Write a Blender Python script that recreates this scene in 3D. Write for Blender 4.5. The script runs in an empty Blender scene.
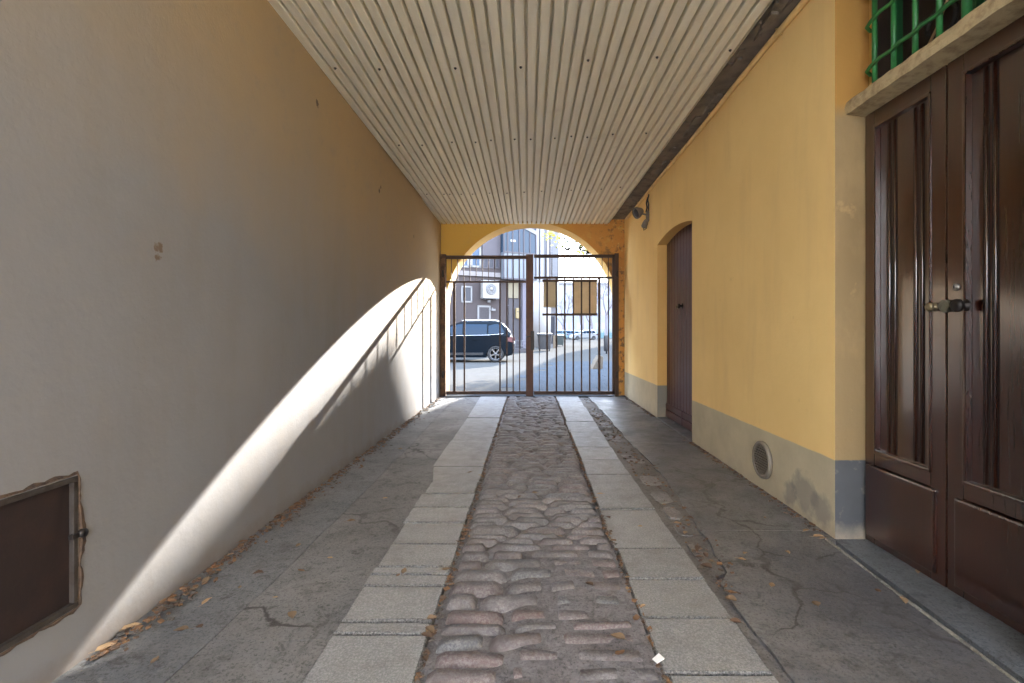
import bpy, bmesh, math, random
from mathutils import Vector, Matrix, noise
R = random.Random(7)
S = bpy.context.scene
COL = S.collection
F, CX, CY, H = 483.0, 528.0, 333.0, 1.2          # focal length (px), vanishing point, eye height
YA, YG = 9.25, 9.15                               # arch wall plane, gate plane
SUN = Vector((-1, -3.4, -1.326)).normalized()

def XR(y): return 1.759 + .0096 * y               # face of the yellow wall
def XL(y): return -(1.62 + .005 * y)              # face of the plaster wall
def ground(px, py):
    y = F * H / (py - CY); return ((px - CX) / F * y, y)
def pix(px, py, y): return ((px - CX) / F * y, H + (CY - py) / F * y)

# ------------------------------------------------------------------ materials
class NT:
    def __init__(s, name):
        s.m = bpy.data.materials.new(name); s.m.use_nodes = True
        s.t = s.m.node_tree; s.b = s.t.nodes['Principled BSDF']
    def n(s, typ, **kw):
        x = s.t.nodes.new(typ)
        for k, v in kw.items():
            if k in x.inputs: x.inputs[k].default_value = v
            else: setattr(x, k, v)
        return x
    def l(s, a, b): s.t.links.new(a, b)
    def pos(s, world=True):
        if world: return s.n('ShaderNodeNewGeometry').outputs['Position']
        return s.n('ShaderNodeTexCoord').outputs['Object']
    def scaled(s, v, sc):
        m = s.n('ShaderNodeVectorMath', operation='MULTIPLY'); s.l(v, m.inputs[0]); m.inputs[1].default_value = sc
        return m.outputs[0]
    def noise(s, v, scale, detail=5, rough=.6, dist=0):
        x = s.n('ShaderNodeTexNoise'); x.inputs['Scale'].default_value = scale; x.inputs['Detail'].default_value = detail
        x.inputs['Roughness'].default_value = rough; x.inputs['Distortion'].default_value = dist
        s.l(v, x.inputs['Vector']); return x.outputs['Fac']
    def ramp(s, f, lo, hi, a=0., b=1.):
        x = s.n('ShaderNodeMapRange'); x.clamp = True
        s.l(f, x.inputs[0])
        for i, v in zip((1, 2, 3, 4), (lo, hi, a, b)): x.inputs[i].default_value = v
        return x.outputs[0]
    def mix(s, f, a, b):
        x = s.n('ShaderNodeMix', data_type='RGBA')
        for sock, v in ((x.inputs[0], f), (x.inputs[6], a), (x.inputs[7], b)):
            if hasattr(v, 'is_linked'): s.l(v, sock)
            elif isinstance(v, (int, float)): sock.default_value = v
            else: sock.default_value = (*v[:3], 1)
        return x.outputs[2]
    def math(s, op, a, b=None):
        x = s.n('ShaderNodeMath', operation=op)
        for sock, v in zip(x.inputs, (a, b)):
            if v is None: continue
            if hasattr(v, 'is_linked'): s.l(v, sock)
            else: sock.default_value = v
        return x.outputs[0]
    def xyz(s, v):
        x = s.n('ShaderNodeSeparateXYZ'); s.l(v, x.inputs[0]); return x.outputs
    def spot(s, v, p, r, wob=.5, sc=25):
        d = s.n('ShaderNodeVectorMath', operation='DISTANCE'); s.l(v, d.inputs[0]); d.inputs[1].default_value = p
        nz = s.noise(v, sc, 3)
        e = s.math('ADD', d.outputs['Value'], s.math('MULTIPLY', s.math('SUBTRACT', nz, .5), r * wob * 3))
        return s.ramp(e, r * .6, r, 1, 0)
    def out(s, col, rough=.8, bump=None, bs=.2, bd=.01, metal=0., spec=.5):
        for k, v in (('Base Color', col), ('Roughness', rough)):
            if hasattr(v, 'is_linked'): s.l(v, s.b.inputs[k])
            elif k == 'Base Color': s.b.inputs[k].default_value = (*v[:3], 1)
            else: s.b.inputs[k].default_value = v
        s.b.inputs['Metallic'].default_value = metal
        s.b.inputs['Specular IOR Level'].default_value = spec
        if bump is not None:
            x = s.n('ShaderNodeBump'); x.inputs['Strength'].default_value = bs; x.inputs['Distance'].default_value = bd
            s.l(bump, x.inputs['Height']); s.l(x.outputs[0], s.b.inputs['Normal'])
        return s.m

def simple(name, c, rough=.6, var=.25, scale=8, bump=0, metal=0., spec=.5, c2=None, thr=(.45, .7), world=False):
    t = NT(name); v = t.pos(world); f = t.noise(v, scale)
    d = c2 or tuple(x * (1 - var) for x in c)
    return t.out(t.mix(t.ramp(f, *thr), c, d), rough, t.noise(v, scale * 6, 3) if bump else None, bump, .004, metal, spec)

def srgb(r, g, b):
    f = lambda c: (c / 255 / 12.92) if c / 255 <= .04045 else ((c / 255 + .055) / 1.055) ** 2.4
    return (f(r), f(g), f(b))

def m_plaster():
    t = NT('grey_plaster'); v = t.pos()
    big = t.noise(v, .8, 6, .6); fine = t.noise(v, 9, 6, .65)
    streak = t.noise(t.scaled(v, (1, 2.2, .45)), 1.6, 6, .6)
    c = t.mix(t.ramp(big, .35, .7), (.208, .204, .208), (.185, .178, .178))
    c = t.mix(t.ramp(streak, .45, .75, 0, .45), c, (.18, .155, .128))
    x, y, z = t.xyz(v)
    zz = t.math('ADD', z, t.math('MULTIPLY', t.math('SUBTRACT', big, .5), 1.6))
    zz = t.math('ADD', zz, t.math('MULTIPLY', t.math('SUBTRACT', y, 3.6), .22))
    c = t.mix(t.ramp(zz, 1.3, 3.3, 0, .9), c, (.42, .29, .14))                      # yellow bounce light painted in, growing higher up and towards the gate
    c = t.mix(t.ramp(fine, .55, .75, 0, .3), c, (.225, .203, .18))
    foot = t.math('ADD', z, t.math('MULTIPLY', t.math('SUBTRACT', fine, .5), .25))
    c = t.mix(t.ramp(foot, .0, .1, .75, 0), c, (.17, .14, .12))
    for p, r in (((-1.64, 2.14, 1.58), .03), ((-1.64, 2.13, 1.53), .025), ((-1.65, 5.35, 2.78), .03), ((-1.65, 5.4, 2.83), .025), ((-1.64, 3.76, 2.98), .03), ((-1.65, 7.0, 2.6), .03)):
        c = t.mix(t.spot(v, p, r, .9, 40), c, (.13, .09, .06))
    b = t.math('ADD', t.math('MULTIPLY', t.noise(v, 55, 4), .35), t.noise(v, 6, 4))
    return t.out(c, .92, b, .2, .02)

def m_yellow(name, dado, top=.46, base=(.93, .665, .28), upper=None):
    t = NT(name); v = t.pos()
    big = t.noise(v, .9, 6, .6); fine = t.noise(v, 7, 6, .65); st = t.noise(t.scaled(v, (1, 2.5, .5)), 2, 6)
    c = t.mix(t.ramp(big, .35, .7), base, tuple(a * k for a, k in zip(base, (.93, .9, .86))))
    c = t.mix(t.ramp(st, .5, .8, 0, .4), c, (.70, .47, .22))
    c = t.mix(t.ramp(fine, .66, .8, 0, .5), c, (.60, .38, .17))
    x, y, z = t.xyz(v)
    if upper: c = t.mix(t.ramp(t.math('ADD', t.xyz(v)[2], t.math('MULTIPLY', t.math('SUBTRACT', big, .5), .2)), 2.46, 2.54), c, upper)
    d = t.mix(t.ramp(t.noise(v, 3, 6), .35, .7), dado, tuple(a * .8 for a in dado))
    d = t.mix(t.ramp(t.noise(v, 14, 4), .6, .8, 0, .35), d, (.48, .42, .30))
    foot = t.math('ADD', z, t.math('MULTIPLY', t.math('SUBTRACT', fine, .5), .3))
    d = t.mix(t.ramp(foot, .0, .12, .6, 0), d, (.40, .33, .24))
    for yy, zz, r in ((3.12, .16, .16), (2.95, .12, .12), (3.3, .1, .1)):
        d = t.mix(t.math('MULTIPLY', t.spot(v, (XR(yy), yy, zz), r, .5, 9), .55), d, (.15, .145, .15))
    zz = t.math('ADD', z, t.math('MULTIPLY', t.math('SUBTRACT', fine, .5), .012))
    c = t.mix(t.ramp(zz, top - .003, top + .003), d, c)
    return t.out(c, .88, t.math('ADD', t.math('MULTIPLY', t.noise(v, 60, 4), .3), t.noise(v, 5, 4)), .3, .015)

def m_arch():
    t = NT('ochre_plaster'); v = t.pos()
    big = t.noise(v, 1.4, 6, .65); f = t.noise(v, 6, 8, .7); x, y, z = t.xyz(v)
    xx = t.math('ADD', x, t.math('MULTIPLY', t.math('SUBTRACT', big, .5), 2.2))
    c = t.mix(t.ramp(xx, -.2, 1.0), (.66, .40, .08), (.58, .28, .07))
    c = t.mix(t.ramp(f, .56, .68, 0, .8), c, (.62, .38, .10))
    near = t.ramp(x, 1.1, 1.75)
    c = t.mix(t.math('MULTIPLY', t.ramp(t.noise(v, 9, 8, .7), .52, .6), near), c, (.17, .105, .055))
    c = t.mix(t.math('MULTIPLY', t.ramp(t.noise(v, 13, 8, .7), .58, .66), near), c, (.66, .42, .14))
    return t.out(c, .9, t.noise(v, 8, 8, .7), .5, .03)

def m_concrete(name, a, b, dark, rough=.75, sc=1.0, spec=.4, crack=0):
    t = NT(name); v = t.pos()
    c = t.mix(t.ramp(t.noise(v, 1.6 * sc, 9, .72), .42, .60), a, b)
    c = t.mix(t.ramp(t.noise(v, 3.2 * sc, 9, .75), .50, .66, 0, .8), c, dark)
    c = t.mix(t.ramp(t.noise(v, 24, 6, .8), .50, .66, 0, .55), c, tuple(min(1, x * 1.6) for x in a))
    c = t.mix(t.ramp(t.noise(t.scaled(v, (1, 1, 1)), 11, 8, .8, .6), .53, .62, 0, .65), c, tuple(x * .75 for x in dark))
    c = t.mix(t.ramp(t.noise(v, 80, 3, .8), .52, .64, 0, .65), c, tuple(x * .5 for x in dark))
    if crack:
        dv = t.n('ShaderNodeVectorMath', operation='MULTIPLY_ADD'); nz = t.n('ShaderNodeTexNoise'); nz.inputs['Scale'].default_value = 4; nz.inputs['Detail'].default_value = 6
        t.l(v, nz.inputs['Vector']); t.l(nz.outputs['Color'], dv.inputs[0]); dv.inputs[1].default_value = (.45, .45, 0); t.l(v, dv.inputs[2])
        vo = t.n('ShaderNodeTexVoronoi', feature='DISTANCE_TO_EDGE'); vo.inputs['Scale'].default_value = crack; t.l(dv.outputs[0], vo.inputs['Vector'])
        msk = t.ramp(t.noise(v, 1.1, 3), .46, .56)
        c = t.mix(t.math('MULTIPLY', t.ramp(vo.outputs['Distance'], .004, .016, .85, 0), msk), c, (.035, .03, .027))
    r = t.ramp(t.noise(v, 3, 4), .3, .7, rough - .2, rough + .1)
    return t.out(c, r, t.math('ADD', t.noise(v, 30, 8, .7), t.math('MULTIPLY', t.noise(v, 5, 4), 1.5)), .5, .012, spec=spec)

def m_attr(name, rough=.6, speck=.35, dirt=(.10, .085, .075), fine=120, dthr=(.5, .72), bs=.4):
    t = NT(name); v = t.pos()
    a = t.n('ShaderNodeVertexColor'); a.layer_name = 'tint'
    c = t.mix(t.ramp(t.noise(v, fine, 3, .8), .42, .62, 0, speck), a.outputs[0], (.55, .53, .51))
    c = t.mix(t.ramp(t.noise(v, fine * 1.4, 3, .8), .55, .65, 0, speck), c, (.06, .055, .055))
    c = t.mix(t.ramp(t.noise(v, 5, 8, .7), *dthr, 0, .7), c, dirt)
    return t.out(c, t.ramp(t.noise(v, 9, 5), .3, .7, rough - .15, rough + .15), t.math('ADD', t.noise(v, 70, 5, .7), t.noise(v, 14, 4)), bs, .01)

M = {}
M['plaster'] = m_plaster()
M['yellow'] = m_yellow('yellow_wall_paint', (.56, .485, .335))
M['yellow_return'] = m_yellow('shaded_yellow_paint_blue_dado', (.08, .084, .092), base=(.28, .195, .095), upper=(.40, .21, .05))  # return's shade painted in as a darker yellow; blue dado is its own paint
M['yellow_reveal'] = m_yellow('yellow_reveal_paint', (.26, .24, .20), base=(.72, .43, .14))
M['ochre'] = m_arch()
M['jamb'] = m_yellow('arch_reveal_paint', (.72, .52, .2), top=-1, base=(.74, .49, .17))
M['conc_l'] = m_concrete('worn_concrete', (.14, .136, .132), (.235, .226, .216), (.078, .073, .07), crack=1.1)
M['conc_w'] = m_concrete('gutter_concrete', (.13, .132, .135), (.20, .20, .20), (.075, .071, .07))
M['conc_r'] = m_concrete('dark_smooth_concrete', (.105, .105, .112), (.215, .208, .203), (.06, .059, .061), .5, crack=1.3)
M['sill'] = m_concrete('threshold_stone', (.13, .14, .15), (.17, .175, .18), (.08, .085, .09), .6)
M['kerb'] = m_concrete('pale_kerb', (0.3712, 0.3488, 0.3038), (0.2925, 0.2700, 0.2250), (0.1688, 0.1575, 0.1350))
M['earth'] = m_concrete('joint_earth', (.10, .088, .078), (.135, .115, .10), (.055, .046, .04), .9, 3)
M['mortar'] = m_concrete('cobble_mortar', (.205, .193, .197), (.165, .152, .155), (.085, .076, .075), .7, 3)
M['joint'] = m_concrete('broken_joint_filling', (.15, .135, .125), (.19, .175, .16), (.08, .07, .062), .8, 2.5)
M['granite'] = m_attr('grey_granite', .55, .4, (.17, .155, .14), 110)
M['cobble'] = m_attr('worn_cobble', .62, .3, (.085, .07, .067), 80, (.46, .66))
M['street'] = m_concrete('street_paving', (0.0750, 0.0722, 0.0659), (0.0836, 0.0805, 0.0764), (0.0647, 0.0616, 0.0593), .8, .6, spec=0)
M['pave'] = m_concrete('pavement_slabs', (0.0602, 0.0666, 0.0730), (0.0746, 0.0805, 0.0890), (0.0470, 0.0504, 0.0556), .7, 1, spec=0)  # bluish tone of the street shade put into the slab colour
M['beam'] = simple('dirty_beam', (0.2250, 0.1875, 0.1500), .9, .5, 5, .4, world=True)
M['roofing'] = simple('light_blocking_slab', (.3, .28, .26), .9)

def m_sheet():
    t = NT('cream_corrugated_metal'); v = t.pos()
    f = t.noise(t.scaled(v, (8, .5, 1)), 2, 6, .6)
    c = t.mix(t.ramp(f, .4, .7), (.83, .78, .64), (.73, .67, .53))
    c = t.mix(t.ramp(t.noise(v, 3, 6), .6, .8, 0, .4), c, (.40, .33, .24))
    return t.out(c, .5, None, metal=0., spec=.5)
M['sheet'] = m_sheet()
M['screw'] = simple('dark_screw', (.05, .04, .035), .6)
M['pipe'] = simple('yellow_painted_pipe', (.86, .60, .25), .5, .2, 6)
def m_door():
    t = NT('brown_gloss_paint'); v = t.pos(); g = t.noise(t.scaled(v, (6, 30, 1.2)), 2, 6)
    c = t.mix(t.ramp(g, .4, .7), (.036, .0075, .003), (.029, .006, .0025))
    t.b.inputs['Coat Weight'].default_value = 1.; t.b.inputs['Coat IOR'].default_value = 2.0; t.b.inputs['Coat Roughness'].default_value = .13
    return t.out(c, t.ramp(t.noise(v, 8, 5), .3, .7, .28, .4), g, .04, .003, spec=.3)
M['door'] = m_door()
M['door2'] = simple('dark_red_brown_paint', (.075, .022, .015), .33, .25, 4, .05, spec=.35)
M['gap'] = simple('dark_gap', (.012, .009, .008), .9)
M['gate'] = simple('rusty_brown_gate_paint', (0.0510, 0.0240, 0.0144), .6, .4, 14, .2, c2=(0.0720, 0.0330, 0.0156), thr=(.5, .7))
M['gatered'] = simple('red_brown_gate_paint', (0.0945, 0.0350, 0.0182), .55, .3, 12, .2)
M['rust'] = simple('rusted_post', (.16, .085, .04), .8, .5, 12, .4, c2=(.07, .035, .02), thr=(.42, .6))
M['lock'] = simple('dark_lock_steel', (.035, .03, .028), .45, metal=.6)
M['brass'] = simple('tarnished_brass', (.27, .22, .14), .45, .5, 40, .2, metal=.7)
M['bronze'] = simple('verdigris_plate', (.17, .17, .13), .5, .4, 40, .2, metal=.5)
M['steel'] = simple('steel_lock', (.45, .44, .42), .35, .3, 30, metal=.8)
M['lbox'] = simple('tan_letter_box', (.78, .60, .36), .6, .12, 6)
M['lbox2'] = simple('greyish_tan_letter_box', (.64, .54, .36), .6, .12, 6)
M['green'] = simple('green_gloss_paint', (.03, .20, .05), .4, .45, 14, .15)
M['dkgreen'] = simple('dark_green_frame', (.015, .09, .03), .45)
M['dark'] = simple('dark_interior', (.035, .02, .014), .8)
M['cable'] = simple('tan_cable', (.42, .26, .13), .6)
M['lintel'] = simple('rough_sandstone', (.50, .39, .22), .9, .3, 22, .9, c2=(.30, .21, .11), world=True)
M['ventm'] = simple('grey_vent_plastic', (0.1890, 0.1645, 0.1330), .5, .2)
M['ventd'] = simple('vent_dark', (.05, .042, .036), .8)
M['hatch'] = simple('rusted_hatch_plate', (.017, .009, .008), .6, .5, 10, .2, c2=(.028, .013, .010))
M['hframe'] = simple('weathered_hatch_frame', (0.0600, 0.0510, 0.0450), .55, .5, 12, .4, c2=(0.0300, 0.0192, 0.0132), metal=.3)
M['brick'] = simple('broken_plaster_edge', (.10, .062, .04), .95, .5, 30, .9, c2=(.03, .02, .015))
M['lampm'] = simple('lamp_grey_metal', (0.2000, 0.1700, 0.1400), .55, .3, 20, metal=.3)
M['black'] = simple('black_cable', (.02, .018, .016), .6)
for i, c in enumerate(((.22, .145, .085), (.40, .26, .14), (.11, .065, .04), (.20, .105, .05))):
    M['leaf%d' % i] = simple('dry_leaf_%s' % 'abcd'[i], c, .75, .45, 60)
M['paper'] = simple('white_paper', (.75, .74, .72), .7, .05)
# outside
def glass_mat(name, c, rough=.08, spec=.5):
    t = NT(name); return t.out(c, rough, spec=spec)
M['carpaint'] = simple('dark_blue_black_car_paint', (.004, .007, .011), .22, .1, 3, spec=.07)
M['carglass'] = glass_mat('sky_blue_car_glass', (.004, .016, .034), .05, .22)  # blue of the reflected sky put into the base colour
M['tyre'] = simple('tyre_rubber', (.018, .018, .019), .8)
M['rim'] = simple('alloy_rim', (.16, .16, .165), .35, .2, metal=.6)
M['chrome'] = simple('bright_trim', (.7, .7, .72), .2, .05, metal=.9)
M['tail'] = simple('tail_light_red', (.09, .03, .035), .15)
M['mauve'] = simple('brown_mauve_render', (0.0420, 0.0330, 0.0345), .85, .12, 1.5, .2)
M['mauve2'] = simple('grey_mauve_panel', (0.0540, 0.0480, 0.0585), .7, .12, 1.2)
M['whitef'] = simple('white_frame', (0.1554, 0.1536, 0.1578), .6, .08)
M['ledge'] = simple('pale_pink_ledge', (0.1515, 0.1387, 0.1387), .8, .1)
M['bglass'] = glass_mat('blue_facade_glass', (.03, .055, .10), .2, .3)
M['bglass_d'] = glass_mat('dark_blue_facade_glass', (.018, .036, .062), .2, .3)
M['bpane'] = glass_mat('window_glass', (.03, .032, .042), .3, .2)
M['blue_pale'] = simple('pale_blue_panel', (0.0966, 0.1134, 0.1386), .4, .1, 2)
M['shutter'] = simple('grey_shutter', (0.0384, 0.0344, 0.0400), .7, .1)
M['cream'] = simple('cream_blind', (0.1462, 0.1268, 0.0878), .7, .08)
M['lilac'] = simple('pale_lilac_render', (0.1057, 0.0990, 0.1237), .8, .1)
M['white'] = simple('white_render', (0.3135, 0.3060, 0.3097), .8, .06, 2)
M['wgrey'] = simple('pale_grey_render', (0.1545, 0.1545, 0.1688), .8, .08)
M['ac'] = simple('white_ac_casing', (0.1848, 0.1816, 0.1760), .5, .06)
M['acd'] = simple('grey_fan', (0.1000, 0.1050, 0.1200), .5)
M['bin'] = simple('dark_grey_bin_plastic', (0.0150, 0.0150, 0.0180), .5, .15)
M['bin2'] = simple('dark_green_bin_plastic', (0.0240, 0.0344, 0.0344), .5, .15)
M['tan'] = simple('tan_wood_board', (0.120, 0.090, 0.060), .8, .2)
M['rail'] = simple('grey_railing', (0.0700, 0.0700, 0.0770), .5)
M['yel'] = simple('yellow_beige_box', (0.193, 0.147, 0.070), .5, .1)
M['sand'] = simple('sandy_stone', (0.1137, 0.0910, 0.0657), .85, .25, 6, .4)
M['farhouse'] = simple('hazy_blue_grey_render', (0.2166, 0.2239, 0.2475), .9, .08)  # white-blue haze of the distance painted into this colour
M['farwin'] = glass_mat('far_window_glass', (.27, .31, .40), .25)
M['bark'] = simple('pale_bark', (.27, .24, .25), .9, .3, 6)
M['bark_d'] = simple('dark_bark', (.02, .016, .013), .9, .3, 6, spec=.1)
M['yleaf'] = simple('yellow_green_leaf', (0.2860, 0.2750, 0.0275), .6, .3)
M['oleaf'] = simple('dark_olive_leaf', (.007, .006, .003), .9, .3, spec=0)
M['twig'] = simple('grey_twig_haze', (0.1701, 0.1578, 0.1739), .9, .2)  # distance haze painted into the twig colour
M['apt'] = simple('grey_apartment_render', (0.0800, 0.0775, 0.0750), .9, .1)
M['wall_far'] = simple('bounce_wall_render', (.62, .62, .63), .9, .05, world=True)
for k, c in (('fc_white', (0.450, 0.456, 0.468)), ('fc_teal', (0.110, 0.190, 0.210)), ('fc_blue', (0.100, 0.150, 0.210)), ('fc_grey', (0.240, 0.252, 0.270))):
    M[k] = simple('car_' + k[3:], c, .25, .05)

# ------------------------------------------------------------------ geometry helpers
class MB:
    def __init__(s): s.bm = bmesh.new(); s.mi = 0
    def _mark(s, fs):
        for f in fs: f.material_index = s.mi
    def box(s, x0, x1, y0, y1, z0, z1, mat=None, bev=0):
        vs = [s.bm.verts.new(p) for p in [(x, y, z) for x in (x0, x1) for y in (y0, y1) for z in (z0, z1)]]
        fs = [s.bm.faces.new([vs[i] for i in q]) for q in ((0, 1, 3, 2), (4, 6, 7, 5), (0, 4, 5, 1), (2, 3, 7, 6), (0, 2, 6, 4), (1, 5, 7, 3))]
        if mat is not None:
            for v in vs: v.co = mat @ v.co
        s._mark(fs)
        if bev:
            es = {e for f in fs for e in f.edges}
            r = bmesh.ops.bevel(s.bm, geom=list(es), offset=bev, segments=2, affect='EDGES', profile=.6)
            s._mark(r['faces'])
        return s
    def prism(s, pts, a, b, axis='y', bev=0):
        """polygon pts extruded from a to b along axis (pts are the other two coordinates in xyz order)"""
        def P(p, t):
            return {'x': (t, p[0], p[1]), 'y': (p[0], t, p[1]), 'z': (p[0], p[1], t)}[axis]
        A = [s.bm.verts.new(P(p, a)) for p in pts]; B = [s.bm.verts.new(P(p, b)) for p in pts]
        fs = [s.bm.faces.new(A), s.bm.faces.new(B[::-1])]
        n = len(pts)
        fs += [s.bm.faces.new((A[i], B[i], B[(i + 1) % n], A[(i + 1) % n])) for i in range(n)]
        s._mark(fs)
        if bev:
            es = {e for f in fs[:2] for e in f.edges}
            r = bmesh.ops.bevel(s.bm, geom=list(es), offset=bev, segments=2, affect='EDGES', profile=.6)
            s._mark(r['faces'])
        return s
    def tube(s, pts, r, n=8, cap=True):
        pts = [Vector(p) for p in pts]; rs = r if isinstance(r, (list, tuple)) else [r] * len(pts)
        rings = []; up = None
        for i, p in enumerate(pts):
            d = (pts[min(i + 1, len(pts) - 1)] - pts[max(i - 1, 0)]).normalized()
            if up is None: up = Vector((0, 0, 1)) if abs(d.z) < .9 else Vector((1, 0, 0))
            a = d.cross(up).normalized(); b = a.cross(d).normalized(); up = b
            rings.append([s.bm.verts.new(p + (a * math.cos(k * 2 * math.pi / n) + b * math.sin(k * 2 * math.pi / n)) * rs[i]) for k in range(n)])
        fs = []
        for A, B in zip(rings, rings[1:]):
            fs += [s.bm.faces.new((A[k], A[(k + 1) % n], B[(k + 1) % n], B[k])) for k in range(n)]
        if cap: fs += [s.bm.faces.new(rings[0][::-1]), s.bm.faces.new(rings[-1])]
        for f in fs: f.smooth = n > 5
        s._mark(fs); return s
    def disc(s, c, axis, r, h, n=24, bev=0):
        """solid disc: centre c, along axis vector"""
        c = Vector(c); d = Vector(axis).normalized(); s.tube([c, c + d * h], r, n)
        return s
    def lathe(s, prof, mat, n=24):
        rings = [[s.bm.verts.new(mat @ Vector((max(r, 1e-4) * math.cos(k * 2 * math.pi / n), max(r, 1e-4) * math.sin(k * 2 * math.pi / n), z))) for k in range(n)] for r, z in prof]
        fs = []
        for A, B in zip(rings, rings[1:]):
            fs += [s.bm.faces.new((A[k], A[(k + 1) % n], B[(k + 1) % n], B[k])) for k in range(n)]
        fs += [s.bm.faces.new(rings[0][::-1]), s.bm.faces.new(rings[-1])]
        for f in fs: f.smooth = True
        s._mark(fs); return s
    def quad(s, *ps):
        f = s.bm.faces.new([s.bm.verts.new(p) for p in ps]); s._mark([f]); return f
    def build(s, name, mats, parent=None, recalc=True):
        if recalc: bmesh.ops.recalc_face_normals(s.bm, faces=s.bm.faces[:])
        me = bpy.data.meshes.new(name); s.bm.to_mesh(me); s.bm.free()
        for m in (mats if isinstance(mats, list) else [mats]): me.materials.append(m)
        o = bpy.data.objects.new(name, me); COL.objects.link(o)
        if parent: o.parent = parent
        return o

def tag(o, label=None, cat=None, group=None, kind=None):
    if label: o['label'] = label
    if cat: o['category'] = cat
    if group: o['group'] = group
    if kind: o['kind'] = kind
    return o
def empty(name, loc=(0, 0, 0), rz=0., **k):
    o = bpy.data.objects.new(name, None); COL.objects.link(o); o.empty_display_size = .1
    o.location = loc; o.rotation_euler.z = rz
    return tag(o, **k)
def copy_tree(o, parent=None):
    c = o.copy(); COL.objects.link(c); c.parent = parent
    for ch in list(o.children): copy_tree(ch, c)
    return c
def fbm(x, y, sc=1., oct=3): return noise.fractal(Vector((x * sc, y * sc, 3.7)), 1., 2., oct)

# ------------------------------------------------------------------ the passage: walls
YR = -1.5          # the roof ends here, in front of the camera
YB = -2.2          # the passage opens on a courtyard behind the camera
# plaster wall
b = MB()
hy0, hy1, hz0, hz1 = 1.22, 1.745, .213, .685           # hatch opening in the wall
def lwall(y0, y1, z0, z1):
    pts = [(XL(y0), y0), (XL(y1), y1), (XL(y1) - .35, y1), (XL(y0) - .35, y0)]
    b.prism(pts, z0, z1, 'z')
lwall(YB, hy0, 0, 3.6); lwall(hy1, 9.9, 0, 3.6); lwall(hy0, hy1, 0, hz0); lwall(hy0, hy1, hz1, 3.6)
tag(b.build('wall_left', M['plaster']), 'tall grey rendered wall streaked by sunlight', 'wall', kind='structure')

# yellow wall with the arched door recess; local 2-D outline (y, z)
DY0, DY1, DSP, DAP = 5.33, 6.81, 2.44, 2.52
def arcz(y):
    c = (DY0 + DY1) / 2; w = (DY1 - DY0) / 2; k = (y - c) / w
    return DSP + (DAP - DSP) * (1 - k * k)
b = MB()
def rwall(pts, th, mi):
    A = [b.bm.verts.new((XR(y), y, z)) for y, z in pts]; B = [b.bm.verts.new((XR(y) + th, y, z)) for y, z in pts]
    n = len(pts)
    for f in [b.bm.faces.new(A), b.bm.faces.new(B[::-1])] + [b.bm.faces.new((A[i], B[i], B[(i + 1) % n], A[(i + 1) % n])) for i in range(n)]:
        f.material_index = 0
        f.normal_update()
        if abs(f.normal.x) < .5: f.material_index = mi
    return
WE = 2.81
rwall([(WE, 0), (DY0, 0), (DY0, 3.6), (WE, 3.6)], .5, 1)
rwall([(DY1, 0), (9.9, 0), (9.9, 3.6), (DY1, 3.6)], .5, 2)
N = 14
arc = [(DY0 + (DY1 - DY0) * i / N, arcz(DY0 + (DY1 - DY0) * i / N)) for i in range(N + 1)]
rwall(arc + [(DY1, 3.6), (DY0, 3.6)], .5, 2)
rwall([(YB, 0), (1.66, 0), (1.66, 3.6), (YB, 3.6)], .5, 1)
# wall over the double door: back plane of the niche, around the grilled window
def rbox(x0, x1, y0, y1, z0, z1, mi):
    b.mi = mi; b.box(x0, x1, y0, y1, z0, z1); b.mi = 0
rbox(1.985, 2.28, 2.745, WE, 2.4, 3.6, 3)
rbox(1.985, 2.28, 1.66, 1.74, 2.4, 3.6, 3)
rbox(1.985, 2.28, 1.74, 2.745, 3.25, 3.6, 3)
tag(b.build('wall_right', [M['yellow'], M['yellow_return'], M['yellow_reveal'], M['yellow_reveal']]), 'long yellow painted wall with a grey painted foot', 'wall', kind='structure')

# arch wall
AX, AZ, AR = .071, 1.66, 1.655
b = MB()
pts = []
N = 40
for i in range(N + 1):
    a = math.pi * i / N
    pts.append((AX + AR * math.cos(a), AZ + AR * math.sin(a)))
def slab(poly):
    b.prism(poly, YA, 9.76, 'y')
xl, xr, zt = XL(YA) - .05, XR(YA) + .05, 3.9
slab([(AX + AR, 0), (xr, 0), (xr, zt), (AX + AR, zt)]); slab([(xl, 0), (AX - AR, 0), (AX - AR, zt), (xl, zt)])
for p, q in zip(pts, pts[1:]):
    slab([q, p, (p[0], zt), (q[0], zt)])
bmesh.ops.recalc_face_normals(b.bm, faces=b.bm.faces[:])
bmesh.ops.remove_doubles(b.bm, verts=b.bm.verts[:], dist=1e-4)
for f in b.bm.faces:
    f.normal_update()
    if abs(f.normal.y) < .5: f.material_index = 1
tag(b.build('wall_end', [M['ochre'], M['jamb']]), 'ochre wall with a round arched opening behind the gate', 'wall', kind='structure')

# ------------------------------------------------------------------ ceiling
PZ = 3.287
def ceil_x1(y): return 1.55
b = MB()
pitch, d = .086, .05
x = -1.72; prof = []
while x < 1.51:
    prof += [(x, PZ), (x + .058, PZ), (x + .062, PZ + .006), (x + .063, PZ + d), (x + .081, PZ + d), (x + .082, PZ + .006)]
    x += pitch
rows = []
for y in (YR, 9.26):
    rows.append([b.bm.verts.new((px_, y, pz_)) for px_, pz_ in prof] + [b.bm.verts.new((px_, y, pz_ + .003)) for px_, pz_ in prof[::-1]])
n = len(rows[0])
for i in range(n): b.bm.faces.new((rows[0][i], rows[0][(i + 1) % n], rows[1][(i + 1) % n], rows[1][i]))
b.bm.faces.new(rows[0]); b.bm.faces.new(rows[1][::-1])
ceil = tag(b.build('ceiling', M['sheet']), 'cream corrugated metal sheet ceiling over the passage', 'ceiling', kind='structure')
b = MB()
b.lathe([(.011, 0), (.011, -.004), (.0065, -.005), (.0065, -.011), (.004, -.012)], Matrix(), 10)
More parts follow.
